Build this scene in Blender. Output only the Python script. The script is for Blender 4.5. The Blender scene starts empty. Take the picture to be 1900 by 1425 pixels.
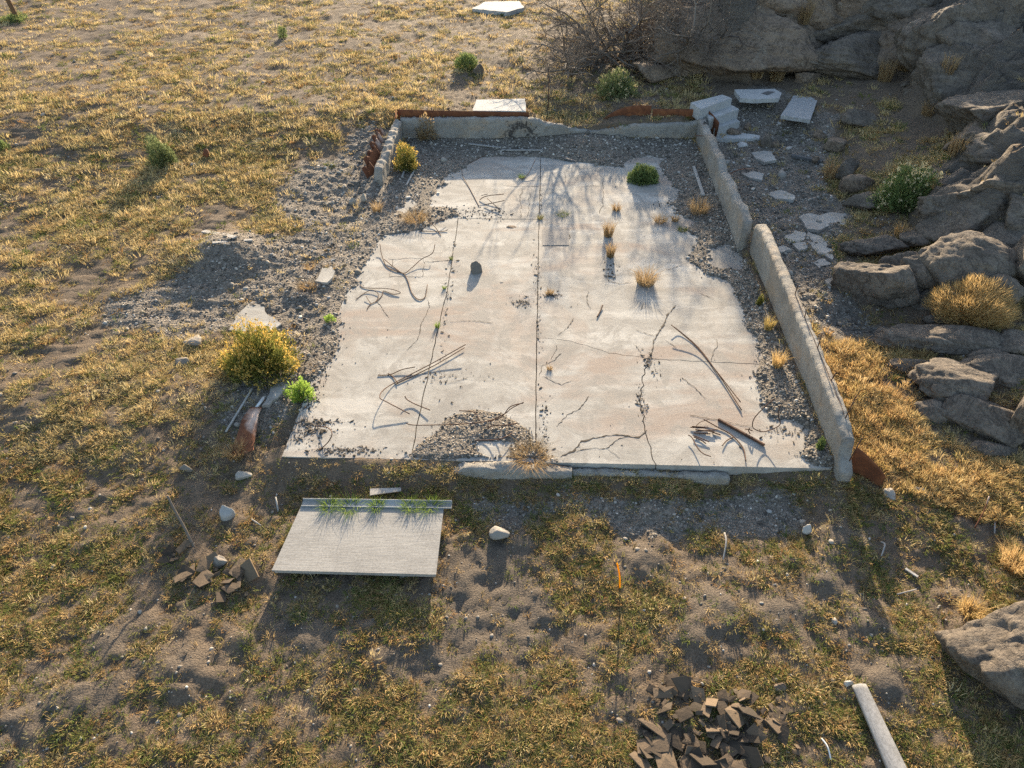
import bpy, bmesh, math, random
import numpy as np
from mathutils import Vector, Matrix, noise as mnoise

R = math.radians
scn = bpy.context.scene
C = scn.collection
random.seed(7)
rng = np.random.default_rng(11)

# ------------------------------------------------------------------ camera, sky, sun, exposure
CAM_H, PITCH, FPX = 9.5, R(40.0), 1332.0
cam = bpy.data.cameras.new('camera')
cam.sensor_width = 36.0
cam.lens = 36.0 * FPX / 1900.0
cam.clip_end = 3000
camo = bpy.data.objects.new('camera', cam)
camo.location = (0, 0, CAM_H)
camo.rotation_euler = (R(90) - PITCH, 0, 0)
C.objects.link(camo)
scn.camera = camo

SUN_EL, SUN_AZ = R(16.0), R(6.0)          # azimuth measured from +Y towards +X
world = bpy.data.worlds.new('World')
scn.world = world
world.use_nodes = True
wn = world.node_tree
wn.nodes.clear()
sky = wn.nodes.new('ShaderNodeTexSky')
sky.sky_type = 'NISHITA'
sky.sun_disc = False
sky.sun_elevation = SUN_EL
sky.sun_rotation = SUN_AZ
sky.air_density = 1.0
sky.dust_density = 1.6
bg = wn.nodes.new('ShaderNodeBackground')
bg.inputs['Strength'].default_value = 0.122
wo = wn.nodes.new('ShaderNodeOutputWorld')
wn.links.new(sky.outputs[0], bg.inputs[0])
wn.links.new(bg.outputs[0], wo.inputs[0])

sun = bpy.data.lights.new('sun', 'SUN')
sun.energy = 5.0
sun.angle = R(0.6)
sun.color = (1.0, 0.835, 0.605)
suno = bpy.data.objects.new('sun', sun)
sd = Vector((math.sin(SUN_AZ) * math.cos(SUN_EL), math.cos(SUN_AZ) * math.cos(SUN_EL), math.sin(SUN_EL)))
suno.rotation_euler = sd.to_track_quat('Z', 'Y').to_euler()
suno.location = (0, 60, 40)
C.objects.link(suno)

scn.view_settings.view_transform = 'Standard'
scn.view_settings.look = 'None'
scn.view_settings.exposure = 1.7
scn.cycles.use_denoising = False
scn.cycles.max_bounces = 4
scn.cycles.diffuse_bounces = 2
scn.cycles.glossy_bounces = 1
scn.cycles.transmission_bounces = 2
scn.view_settings.gamma = 1.0
scn.view_settings.use_curve_mapping = False

# ------------------------------------------------------------------ numeric noise
def _h(ix, iy, seed):
    n = (ix.astype(np.int64) * 374761393 + iy.astype(np.int64) * 668265263 + seed * 974711) & 0x7fffffff
    n = ((n ^ (n >> 13)) * 1274126177) & 0x7fffffff
    n = n ^ (n >> 16)
    return (n & 0xffff) / 65535.0
def vnoise(x, y, seed=0):
    x = np.asarray(x, float); y = np.asarray(y, float)
    ix = np.floor(x); iy = np.floor(y)
    fx = x - ix; fy = y - iy
    fx = fx * fx * fx * (fx * (fx * 6 - 15) + 10); fy = fy * fy * fy * (fy * (fy * 6 - 15) + 10)
    a = _h(ix, iy, seed); b = _h(ix + 1, iy, seed); c = _h(ix, iy + 1, seed); d = _h(ix + 1, iy + 1, seed)
    return (a + (b - a) * fx) * (1 - fy) + (c + (d - c) * fx) * fy - 0.5
def fbm(x, y, seed=0, oct=4, gain=0.5):
    s = 0; a = 1.0; f = 1.0
    for k in range(oct):
        s = s + a * vnoise(x * f + 17.3 * k, y * f - 9.1 * k, seed + k)
        a *= gain; f *= 2.03
    return s
def sstep(a, b, x):
    t = np.clip((x - a) / (b - a), 0, 1)
    return t * t * (3 - 2 * t)

# ------------------------------------------------------------------ where a direction of sight meets a height
def ray(px, py):
    u = (px - 950.0) / FPX; v = (712.5 - py) / FPX
    return (u, math.cos(PITCH) + v * math.sin(PITCH), -math.sin(PITCH) + v * math.cos(PITCH))
def G(px, py, z=0.0):
    r = ray(px, py); t = (z - CAM_H) / r[2]
    return (r[0] * t, r[1] * t)
def poly_w(pts, z=0.0):
    return np.array([G(a, b, z) for a, b in pts])
def sdf(x, y, poly):
    """signed distance to a polygon, negative inside"""
    x = np.asarray(x, float); y = np.asarray(y, float)
    d = np.full(x.shape, 1e9); ins = np.zeros(x.shape, bool)
    n = len(poly)
    for i in range(n):
        ax, ay = poly[i]; bx, by = poly[(i + 1) % n]
        ex, ey = bx - ax, by - ay
        wx, wy = x - ax, y - ay
        t = np.clip((wx * ex + wy * ey) / (ex * ex + ey * ey + 1e-12), 0, 1)
        dx, dy = wx - ex * t, wy - ey * t
        d = np.minimum(d, dx * dx + dy * dy)
        c = ((ay > y) != (by > y)) & (x < (bx - ax) * (y - ay) / (by - ay + 1e-12) + ax)
        ins ^= c
    d = np.sqrt(d)
    return np.where(ins, -d, d)

# ------------------------------------------------------------------ plan of the place (metres)
def XL(y): return -4.24 + 0.0388 * (y - 9.24)
def XR(y): return 5.80 + 0.0310 * (y - 8.94)
def YF(x): return 9.24 - 0.030 * (x + 4.24)
YB = 24.2
EXPOSED = poly_w([(520, 849), (560, 746), (580, 712), (618, 667), (634, 618), (632, 570), (642, 551), (668, 520), (690, 470), (712, 440), (781, 427),
    (800, 418), (830, 406), (868, 403), (840, 385), (802, 380), (800, 365), (830, 343), (825, 332), (870, 308), (897, 293), (963, 291), (1016, 294), (1038, 297),
    (1095, 305), (1156, 311), (1168, 297), (1202, 290), (1233, 295), (1223, 305), (1244, 341), (1261, 354), (1240, 375), (1255, 396), (1290, 413),
    (1270, 425), (1295, 440), (1293, 455), (1273, 483), (1310, 509), (1347, 520), (1371, 554), (1391, 615), (1411, 645), (1401, 685), (1411, 733),
    (1428, 773), (1448, 778), (1479, 785), (1496, 800), (1501, 827), (1475, 844), (1492, 857), (1482, 885), (1036, 885), (1034, 858), (1012, 842), (1008, 815), (985, 800),
    (960, 778), (925, 762), (880, 757), (845, 765), (820, 780), (812, 802), (780, 820), (745, 847), (740, 868), (520, 868)])
PATCHES = [poly_w(p) for p in (
    [(1312, 460), (1350, 455), (1378, 480), (1374, 500), (1325, 497)],
    [(422, 612), (440, 580), (466, 560), (488, 570), (500, 585), (522, 600), (500, 618)],
    [(583, 522), (598, 498), (618, 494), (622, 508), (606, 526)],
    [(735, 388), (760, 372), (770, 380), (752, 395)],
    [(880, 823), (950, 820), (945, 842), (905, 844)],
    [(486, 752), (512, 705), (548, 668), (556, 684), (524, 722), (500, 752)])]
GRAVEL_L = poly_w([(540, 330), (620, 310), (700, 250), (810, 380), (720, 450), (650, 570), (620, 670), (560, 740), (500, 790), (430, 830), (390, 790), (430, 690), (440, 620), (330, 630), (200, 610), (200, 560), (300, 525), (420, 460), (545, 430), (520, 380)])
GRAVEL_R = poly_w([(1290, 250), (1400, 200), (1540, 255), (1545, 340), (1570, 420), (1560, 480), (1570, 545), (1650, 600), (1660, 645), (1540, 625), (1510, 640), (1385, 420)])
GRAVEL_F = poly_w([(760, 870), (1060, 893), (1490, 895), (1500, 950), (1300, 965), (1000, 950), (860, 960), (840, 900)])
BARE_F = poly_w([(470, 1090), (800, 1160), (830, 960), (1000, 960), (1010, 1030), (1080, 1150), (1000, 1240), (700, 1250), (480, 1180)])
HILL = np.array([(-60, 46.5), (5.0, 46.5), (7.9, 42), G(1275, 75, 1.0), G(1300, 132, 1.0), G(1380, 142, 1.0), G(1470, 128, 1.1), G(1560, 118, 1.2), G(1700, 128, 1.5), G(1755, 200, 1.7), G(1722, 330, 1.5), G(1745, 402, 1.3),
                 (17, 16.8), (24, 16.0), (45, 13), (90, 20), (90, 160), (-60, 160)])
MOUNDS = [(1555, 1000, .20, .35), (1540, 1075, .12, .3), (1610, 1150, .16, .35), (1185, 1035, .10, .35), (1330, 1120, .16, .45), (1300, 1170, .12, .3), (1450, 1130, .1, .35),
          (860, 1075, .07, .3), (205, 1180, .16, .4), (330, 1235, .14, .35), (160, 1290, .14, .5), (60, 1330, .15, .6), (425, 500, .70, .95), (570, 560, .12, .7), (1650, 1260, .14, .35)]
MOUNDS_W = [(*G(a, b, -0.3), h, s) for a, b, h, s in MOUNDS]
YK = np.array([0, 3, 7, 9, 11, 14, 19, 22, 25, 40, 60, 400])
ZLK = np.array([-.6, -.5, -.38, -.27, -.06, -.05, .10, .35, .75, 1.0, 1.3, 1.5])
YK2 = np.array([0, 3, 7, 9, 11, 14, 20, 23.8, 27.6, 40, 60, 400])
ZRK = np.array([-.55, -.45, -.37, -.30, -.10, 0., .05, .12, .85, 1.1, 1.3, 1.5])

def inside_d(x, y):
    """distance inside the foundation outline (positive inside)"""
    return np.minimum(np.minimum(x - XL(y), XR(y) - x), np.minimum(y - YF(x), YB - y))
def exposed_d(x, y):
    d = sdf(x, y, EXPOSED)
    for p in PATCHES[:1] + PATCHES[3:5]:
        d = np.minimum(d, sdf(x, y, p))
    return d
def hill_d(x, y): return -sdf(x, y, HILL)
def zfun(x, y, micro=False):
    x = np.asarray(x, float); y = np.asarray(y, float)
    zl = np.interp(y, YK, ZLK); zr = np.interp(y, YK2, ZRK)
    t = sstep(5.6, 7.0, x)
    e = zl * (1 - t) + zr * t
    e = e + 0.20 * np.clip(x - 9.2, 0, 7) * sstep(9.0, 13.5, y) * (1 - sstep(24, 30, y))
    e = e - 0.30 * np.exp(-(((x - 2.2) / 1.3) ** 2 + ((y - 25.0) / 0.8) ** 2))
    hd = hill_d(x, y)
    hd = hd + (1.2 * fbm(x * .28, y * .28, 5, 3) if micro else 0)
    hp = np.clip(hd, 0, None)
    hill = np.where(hp < 3, hp * 0.9, 2.7 + (hp - 3) * 1.9)
    lf = np.clip((x - 7.3) * 3.6, 0, None)
    crest = np.clip((y - 22.5) * .285, 0.4, 11.0) + (.9 * fbm(x * .22, y * .22, 15, 3) if micro else 0)
    hill = np.minimum(np.minimum(hill, lf), crest)
    hp = np.minimum(hp, lf)
    e = e + hill
    for mx, my, h, s in MOUNDS_W:
        e = e + .7 * h * np.exp(-((x - mx) ** 2 + (y - my) ** 2) / (s * s))
    ind = inside_d(x, y)
    fy = YF(x) - y
    e = e + .24 * np.exp(-np.clip(fy, 0, 9) ** 2 / .22) * (fy > -.3) * (1 - .5 * sstep(-1.1, -.6, x) * (1 - sstep(3.9, 4.3, x))) * sstep(-4.9, -4.2, x) * (1 - sstep(5.8, 6.4, x))
    if micro:
        sl = np.clip(hp / 1.2, 0, 1)
        lump = .13 * fbm(x * .45, y * .45, 3, 3) + .045 * fbm(x * 1.7, y * 1.7, 9, 3) + .062 * fbm(x * 5.0, y * 5.0, 21, 3, .7)
        rocky = 1.9 * np.abs(fbm(x * .33 + y * .12, y * .33 - x * .1, 31, 5, .55)) + .9 * np.abs(fbm(x * .9 + y * .5, y * .45 - x * .3, 41, 4, .6)) + .25 * np.abs(fbm(x * 2.6 + y, y * 1.6, 44, 3))
        near = sstep(-0.05, 0.9, -ind)
        e = e + lump * (0.35 + 0.65 * near) * (1 - sl) + (rocky - .45) * sl * 1.4
    ed = exposed_d(x, y)
    if micro:
        ed = ed + .14 * fbm(x * 3.1, y * 3.1, 51, 4, .6)
    edge = np.minimum(XR(y) - x, YB - y)
    cov = 0.015 + .05 * np.clip(ed, 0, 1) + .10 * np.exp(-np.clip(edge, 0, 9) / .35) + (.03 * fbm(x * 5, y * 5, 61, 3) if micro else 0)
    cov = cov + 0.20 * np.exp(-(((x - 2.4) / 1.4) ** 2 + ((y - 23.9) / .8) ** 2))
    zin = np.where(ed < 0, -0.07, 0) + cov * sstep(-.02, .12, ed) - 0.03 * (1 - sstep(0, .06, ed)) * (ed >= 0)
    indz = np.minimum(np.minimum(x - XL(y) + .36 * sstep(11.0, 11.8, y), XR(y) + .24 - x), np.minimum(y - YF(x), YB + .23 - y))
    w = sstep(0.0, 0.14, indz)
    z = e * (1 - w) + zin * w
    return z
TS = np.concatenate([np.linspace(6, 30, 700), np.linspace(30.05, 75, 400)])
def P(px, py):
    r = ray(px, py)
    x = r[0] * TS; y = r[1] * TS; z = CAM_H + r[2] * TS
    f = z - zfun(x, y)
    k = np.argmax(f < 0)
    if f[k] >= 0: k = len(TS) - 1
    a, b = f[k - 1], f[k]
    t = TS[k - 1] + (TS[k] - TS[k - 1]) * (a / (a - b + 1e-9))
    return Vector((r[0] * t, r[1] * t, CAM_H + r[2] * t))
def zat(x, y): return float(zfun(np.array([x]), np.array([y]))[0])
def at_y(px, py, Y):
    r = ray(px, py); t = Y / r[1]
    return Vector((r[0] * t, Y, CAM_H + r[2] * t))
def metre(px, py):
    """pixels of the photograph per metre at a ground point"""
    p = P(px, py)
    return FPX / (p.y * math.cos(PITCH) + (CAM_H - p.z) * math.sin(PITCH))

# ------------------------------------------------------------------ material helpers
class NT:
    def __init__(s, name):
        s.m = bpy.data.materials.new(name); s.m.use_nodes = True
        s.t = s.m.node_tree; s.t.nodes.clear()
        s.out = s.n('ShaderNodeOutputMaterial')
        s.p = s.n('ShaderNodeBsdfPrincipled')
        s.l(s.p.outputs[0], s.out.inputs[0])
        s.p.inputs['Specular IOR Level'].default_value = 0.25
        s._co = None
    def n(s, k): return s.t.nodes.new(k)
    def l(s, a, b): s.t.links.new(a, b)
    def co(s, kind='Object'):
        if s._co is None: s._co = s.n('ShaderNodeTexCoord')
        return s._co.outputs[kind]
    def noise(s, scale, detail=4, rough=.55, vec=None, dist=0.0, kind='Object'):
        n = s.n('ShaderNodeTexNoise')
        n.inputs['Scale'].default_value = scale; n.inputs['Detail'].default_value = detail
        n.inputs['Roughness'].default_value = rough; n.inputs['Distortion'].default_value = dist
        s.l(vec if vec else s.co(kind), n.inputs['Vector'])
        return n.outputs['Fac']
    def vor(s, scale, feature='F1', vec=None, out='Distance', kind='Object'):
        n = s.n('ShaderNodeTexVoronoi'); n.feature = feature
        n.inputs['Scale'].default_value = scale
        s.l(vec if vec else s.co(kind), n.inputs['Vector'])
        return n.outputs[out]
    def mapping(s, scale=(1, 1, 1), rot=(0, 0, 0), kind='Object'):
        m = s.n('ShaderNodeMapping')
        m.inputs['Scale'].default_value = scale; m.inputs['Rotation'].default_value = rot
        s.l(s.co(kind), m.inputs['Vector'])
        return m.outputs[0]
    def ramp(s, fac, stops):
        r = s.n('ShaderNodeValToRGB')
        el = r.color_ramp.elements
        while len(el) > len(stops): el.remove(el[-1])
        while len(el) < len(stops): el.new(1.0)
        for e, (p, c) in zip(el, stops):
            e.position = p
            e.color = (c, c, c, 1) if isinstance(c, (int, float)) else (*c, 1)
        s.l(fac, r.inputs[0])
        return r.outputs[0]
    def mix(s, fac, a, b, mode='MIX'):
        m = s.n('ShaderNodeMix'); m.data_type = 'RGBA'; m.blend_type = mode
        for sock, v in ((m.inputs[0], fac), (m.inputs[6], a), (m.inputs[7], b)):
            if hasattr(v, 'links'): s.l(v, sock)
            elif isinstance(v, (int, float)): sock.default_value = v
            else: sock.default_value = (*v, 1)
        return m.outputs[2]
    def math(s, op, a, b=0.5):
        m = s.n('ShaderNodeMath'); m.operation = op
        for i, v in enumerate((a, b)):
            if hasattr(v, 'links'): s.l(v, m.inputs[i])
            else: m.inputs[i].default_value = v
        return m.outputs[0]
    def attr(s, name, out='Fac'):
        a = s.n('ShaderNodeAttribute'); a.attribute_name = name
        return a.outputs[out]
    def rand(s):
        return s.n('ShaderNodeObjectInfo').outputs['Random']
    def island(s):
        return s.n('ShaderNodeNewGeometry').outputs['Random Per Island']
    def bump(s, h, strength=.5, dist=.02):
        b = s.n('ShaderNodeBump')
        b.inputs['Strength'].default_value = strength; b.inputs['Distance'].default_value = dist
        s.l(h, b.inputs['Height']); s.l(b.outputs[0], s.p.inputs['Normal'])
        return b
    def color(s, c):
        if hasattr(c, 'links'): s.l(c, s.p.inputs['Base Color'])
        else: s.p.inputs['Base Color'].default_value = (*c, 1)
    def rough(s, v): s.p.inputs['Roughness'].default_value = v
    def leaf(s, col, trans=.45):
        """matte blade that also lets light through"""
        d = s.n('ShaderNodeBsdfDiffuse'); t = s.n('ShaderNodeBsdfTranslucent'); m = s.n('ShaderNodeMixShader')
        m.inputs[0].default_value = trans
        s.l(col, d.inputs[0]); s.l(col, t.inputs[0])
        s.l(d.outputs[0], m.inputs[1]); s.l(t.outputs[0], m.inputs[2]); s.l(m.outputs[0], s.out.inputs[0])

M = {}
def mat_ground():
    k = NT('ground'); k.rough(.95)
    n1 = k.noise(1.1, 4, .65); n2 = k.noise(34, 3, .7)
    soil = k.ramp(n1, [(.3, (.078, .056, .037)), (.5, (.13, .094, .063)), (.72, (.19, .14, .095))])
    soil = k.mix(.55, soil, k.ramp(n2, [(.3, (.05, .036, .025)), (.7, (.25, .185, .125))]))
    vo = k.n('ShaderNodeTexVoronoi'); vo.inputs['Scale'].default_value = 24; k.l(k.co(), vo.inputs['Vector'])
    sep = k.n('ShaderNodeSeparateColor'); k.l(vo.outputs['Color'], sep.inputs[0])
    grav = k.ramp(sep.outputs[0], [(0, (.095, .08, .065)), (.5, (.19, .162, .13)), (.86, (.29, .25, .205)), (1, (.42, .375, .32))])
    grav = k.mix(.45, grav, k.ramp(n1, [(.3, (.125, .10, .077)), (.7, (.235, .195, .153))]))
    gf = k.ramp(k.math('ADD', k.attr('gravel'), k.math('MULTIPLY', k.math('SUBTRACT', k.noise(3, 3), .5), .9)), [(.4, 0.0), (.62, 1.0)])
    c = k.mix(gf, soil, grav)
    sand = k.ramp(n2, [(.3, (.08, .062, .046)), (.7, (.165, .130, .096))])
    c = k.mix(k.attr('bare'), c, sand)
    st = k.mapping((.5, 2.6, 4.5), (.4, .5, .7))
    rn = k.noise(1.3, 6, .65, vec=st)
    rock = k.ramp(rn, [(.3, (.085, .070, .058)), (.5, (.165, .135, .107)), (.7, (.26, .205, .150))])
    rock = k.mix(.35, rock, k.ramp(n2, [(.3, (.08, .07, .06)), (.7, (.26, .22, .175))]))
    c = k.mix(k.attr('rocky'), c, rock)
    k.color(c)
    h = k.math('ADD', k.math('MULTIPLY', n2, .8), k.math('MULTIPLY', k.math('MULTIPLY', vo.outputs['Distance'], gf), .9))
    h = k.math('ADD', h, k.math('MULTIPLY', k.math('MULTIPLY', rn, k.attr('rocky')), 7.0))
    k.bump(h, 1.0, .06)
    return k.m
def mat_concrete(name, lo, hi, stain, warm=None, bump=.25, scale=1.0, fleck=False):
    k = NT(name); k.rough(.9)
    n1 = k.noise(.7 * scale, 5, .62, dist=.5); n2 = k.noise(2.1 * scale, 5, .7, dist=.9); n3_ = k.noise(45, 3, .7)
    c = k.ramp(n1, [(.28, lo), (.72, hi)])
    c = k.mix(k.ramp(n2, [(.46, 0.0), (.70, .75)]), c, stain)
    if warm: c = k.mix(k.ramp(k.noise(.8 * scale, 4, .6, vec=k.mapping((1, .6, 1.3), (.3, .2, 1.0)), dist=.6), [(.50, 0.0), (.68, .6)]), c, warm)
    if fleck:
        sm = k.noise(1.0, 5, .65, vec=k.mapping((.35, 1.9, 1), (0, 0, .12)), dist=.4)
        c = k.mix(k.ramp(sm, [(.50, 0.0), (.64, .6)]), c, tuple(v * 1.25 for v in hi))
        rd_ = k.noise(.42, 4, .6, vec=k.mapping((.6, 1.2, 1), (0, 0, .3)), dist=1.0)
        c = k.mix(k.ramp(rd_, [(.50, 0.0), (.63, .9)]), c, (.235, .16, .115))
        gr = k.noise(.9, 6, .72, dist=1.6)
        c = k.mix(k.ramp(gr, [(.50, 0.0), (.58, .7)]), c, (.175, .155, .132))
        c = k.mix(k.ramp(k.noise(6.5, 5, .75), [(.58, 0.0), (.72, .6)]), c, tuple(v * .8 for v in stain))
    c = k.mix(.35, c, k.ramp(n3_, [(.25, tuple(v * .5 for v in lo)), (.75, tuple(min(.8, v * 1.3) for v in hi))]), 'MIX')
    k.color(c)
    k.bump(k.math('ADD', n3_, k.math('MULTIPLY', n2, 1.5)), bump, .02)
    return k.m
def mat_rock(name, a, b, c3, sc=1.0):
    k = NT(name); k.rough(.92)
    st = k.mapping((1.0, 1.25, 1.9), (.35, .45, .6))
    c = k.ramp(k.noise(1.4 * sc, 8, .66, vec=st, dist=.5), [(.28, a), (.5, b), (.72, c3)])
    c = k.mix(.42, c, k.ramp(k.noise(26 * sc, 6, .75), [(.3, tuple(v * .5 for v in a)), (.7, tuple(v * 1.25 for v in c3))]))
    c = k.mix(k.ramp(k.noise(3.2 * sc, 5, .7), [(.56, 0.0), (.68, .45)]), c, (.26, .225, .175))
    c = k.mix(k.ramp(k.noise(1.1 * sc, 6, .75, dist=1.5), [(.47, 0.0), (.50, .7), (.53, 0.0)]), c, (.035, .028, .022))
    k.color(c)
    h = k.math('ADD', k.math('MULTIPLY', k.noise(3.0 * sc, 9, .7, vec=st), 2.2), k.math('MULTIPLY', k.noise(30 * sc, 5, .7), .45))
    k.bump(h, .85, .06)
    return k.m
def mat_rust(name, dark=(.07, .028, .016), mid=(.135, .048, .021), hi=(.23, .088, .034), pale=None):
    k = NT(name); k.rough(.85)
    c = k.ramp(k.noise(3.5, 7, .7, dist=.6), [(.28, dark), (.5, mid), (.72, hi)])
    if pale: c = k.mix(k.ramp(k.noise(1.5, 4), [(.5, 0.0), (.66, .85)]), c, pale)
    k.color(c); k.bump(k.noise(40, 5), .4, .01)
    return k.m
def mat_rand(name, stops, rough=.9, bump=.4, use='obj', scale=12):
    k = NT(name); k.rough(rough)
    c = k.ramp(k.rand() if use == 'obj' else k.island(), stops)
    c = k.mix(.35, c, k.ramp(k.noise(scale, 5, .7), [(.3, .04), (.7, .30)]), 'OVERLAY')
    k.color(c); k.bump(k.noise(scale * 2, 4), bump, .02)
    return k.m
def mat_blade(name, stops, trans=.36, use='obj', patch=None):
    k = NT(name)
    r = k.rand() if use == 'obj' else k.island()
    if use == 'both':
        r = k.math('ADD', k.math('MULTIPLY', k.rand(), .6), k.math('MULTIPLY', k.island(), .4))
    k.leaf(k.ramp(r, stops), trans)
    return k.m
def mat_wood(name, lo, hi, axis_scale):
    k = NT(name); k.rough(.85)
    v = k.mapping(axis_scale)
    g = k.noise(6, 7, .65, vec=v, dist=.3)
    c = k.ramp(g, [(.28, lo), (.6, hi), (.8, tuple(x * 1.12 for x in hi))])
    c = k.mix(k.ramp(k.noise(2.2, 6, .7), [(.42, 0.0), (.7, .65)]), c, tuple(x * .75 for x in lo))
    c = k.mix(.3, c, k.ramp(k.noise(30, 4, .7), [(.3, .05), (.7, .42)]))
    k.color(c); k.bump(g, .35, .01)
    return k.m
M['ground'] = mat_ground()
M['slab'] = mat_concrete('slab_concrete', (.215, .196, .168), (.405, .38, .338), (.145, .121, .098), warm=(.285, .212, .155), fleck=True)
M['slab_dark'] = mat_concrete('patched_concrete', (.20, .18, .16), (.28, .255, .23), (.16, .14, .12))
M['wall'] = mat_concrete('wall_concrete', (.175, .158, .135), (.38, .345, .295), (.105, .092, .078), warm=(.40, .26, .14), bump=1.3, scale=2.0)
def scorch():
    k = NT('scorched_wall'); src = M['wall']; k.t.nodes.clear(); k.m = src.copy(); k.m.name = 'scorched_wall'; k.t = k.m.node_tree; k._co = None
    k.p = [n for n in k.t.nodes if n.type == 'BSDF_PRINCIPLED'][0]
    old = k.p.inputs['Base Color'].links[0].from_socket
    v = k.n('ShaderNodeVectorMath'); v.operation = 'DISTANCE'; k.l(k.mapping((1, .2, 1.25)), v.inputs[0]); v.inputs[1].default_value = (4.05, 0, .70)
    d = k.math('ADD', v.outputs['Value'], k.math('MULTIPLY', k.math('SUBTRACT', k.noise(4.5, 4, .7, dist=1.2), .5), 1.3))
    c = k.mix(k.ramp(d, [(.12, 0.0), (.26, .9), (.40, .85), (.52, 0.0)]), old, (.035, .03, .028))
    k.l(c, k.p.inputs['Base Color'])
    return k.m
M['step'] = mat_concrete('step_concrete', (.33, .32, .30), (.43, .42, .40), (.24, .225, .20), bump=.4, scale=2)
M['pebbled'] = mat_concrete('pebbled_concrete', (.25, .24, .23), (.44, .43, .41), (.13, .12, .115), bump=.8, scale=9)
M['scorched'] = scorch()
M['rock'] = mat_rock('grey_rock', (.062, .049, .038), (.14, .112, .086), (.245, .196, .147))
M['rock_warm'] = mat_rock('warm_rock', (.105, .075, .055), (.20, .143, .10), (.30, .22, .15), .7)
M['stone'] = mat_rand('field_stone', [(0, (.19, .165, .135)), (.35, (.29, .25, .205)), (.7, (.37, .335, .285)), (1, (.46, .43, .385))])
M['gravel'] = mat_rand('gravel_chips', [(0, (.09, .077, .063)), (.3, (.18, .155, .125)), (.65, (.28, .242, .197)), (.88, (.41, .365, .305)), (1, (.62, .58, .52))])
M['white'] = mat_rand('white_chips', [(0, (.40, .375, .335)), (1, (.60, .58, .54))])
M['debris'] = mat_rand('dark_debris', [(0, (.035, .028, .022)), (.6, (.075, .06, .046)), (1, (.16, .13, .10))])
M['crack'] = mat_rand('crack_dirt', [(0, (.05, .04, .03)), (1, (.075, .058, .042))], use='island')
M['rust'] = mat_rust('rusty_sheet')
M['rust_pale'] = mat_rust('pale_rusty_sheet', pale=(.55, .42, .34))
M['rebar'] = mat_rust('rebar_rust', (.035, .02, .014), (.085, .042, .025), (.15, .075, .04))
M['tile'] = mat_rand('broken_tile', [(0, (.045, .034, .024)), (.4, (.085, .062, .042)), (.75, (.13, .092, .06)), (1, (.19, .135, .085))])
M['ply'] = mat_wood('weathered_plywood', (.225, .203, .172), (.315, .29, .252), (.5, 5, 1))
M['wood'] = mat_wood('grey_timber', (.20, .175, .15), (.42, .38, .33), (1, 14, 14))
M['wood_pale'] = mat_wood('pale_timber', (.31, .28, .235), (.45, .41, .355), (1, 14, 14))
M['log'] = mat_wood('weathered_log', (.17, .155, .14), (.34, .32, .295), (14, 1.2, 14))
M['dark_wood'] = mat_wood('charred_timber', (.02, .018, .015), (.06, .05, .042), (1, 14, 14))
M['metal'] = mat_concrete('galvanised_metal', (.32, .325, .325), (.42, .42, .41), (.24, .22, .20), bump=.1)
M['pipe'] = mat_concrete('bleached_plastic', (.56, .55, .52), (.68, .67, .64), (.45, .43, .40), bump=.1)
M['yellow'] = mat_blade('yellow_plastic', [(0, (.80, .42, .02)), (1, (.80, .42, .02))], .5)
M['black'] = mat_rand('black_scorch', [(0, (.03, .028, .026)), (1, (.05, .045, .04))])
GOLD = [(0, (.45, .32, .145)), (.3, (.64, .485, .24)), (.6, (.52, .39, .18)), (.8, (.31, .265, .105)), (1, (.71, .57, .325))]
M['grass'] = mat_blade('dry_grass', GOLD)
M['grass_mix'] = mat_blade('mixed_grass', [(0, (.28, .185, .08)), (.2, (.47, .325, .15)), (.36, (.31, .175, .075)), (.46, (.20, .185, .06)), (.85, (.125, .16, .045)), (1, (.45, .305, .14))])
M['grass_amber'] = mat_blade('amber_grass', [(0, (.46, .285, .12)), (.4, (.60, .41, .185)), (.7, (.42, .315, .12)), (1, (.68, .51, .27))], .42)
M['grass_green'] = mat_blade('green_grass', [(0, (.12, .19, .035)), (1, (.24, .30, .06))], .5, 'island')
M['grass_dry'] = mat_blade('brown_dry_grass', [(0, (.24, .15, .075)), (.5, (.38, .26, .13)), (1, (.46, .34, .19))], .4, 'island')
M['leaf_grey'] = mat_blade('grey_green_foliage', [(0, (.10, .125, .05)), (.5, (.17, .20, .085)), (1, (.27, .29, .14))], .35, 'island')
M['leaf_green'] = mat_blade('green_foliage', [(0, (.095, .135, .045)), (.6, (.165, .21, .075)), (1, (.26, .30, .115))], .35, 'island')
M['leaf_olive'] = mat_blade('olive_foliage', [(0, (.105, .115, .03)), (.6, (.19, .19, .05)), (1, (.28, .25, .07))], .4, 'island')
M['leaf_bright'] = mat_blade('bright_green_foliage', [(0, (.16, .26, .04)), (1, (.32, .42, .09))], .5, 'island')
M['flower_gold'] = mat_blade('golden_seed_heads', [(0, (.42, .27, .06)), (.6, (.54, .36, .09)), (1, (.62, .46, .17))], .4, 'island')
M['flower_pale'] = mat_blade('pale_seed_heads', [(0, (.46, .38, .20)), (1, (.60, .50, .30))], .4, 'island')
M['straw_fine'] = mat_blade('straw_twigs', [(0, (.42, .27, .10)), (.5, (.52, .35, .15)), (1, (.60, .43, .21))], .45, 'island')
M['bark'] = mat_rand('bare_bark', [(0, (.12, .092, .07)), (.6, (.20, .16, .125)), (1, (.30, .25, .20))], use='island')
M['bark_brown'] = mat_rand('brown_post', [(0, (.20, .11, .055)), (1, (.20, .11, .055))], use='island')

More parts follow.
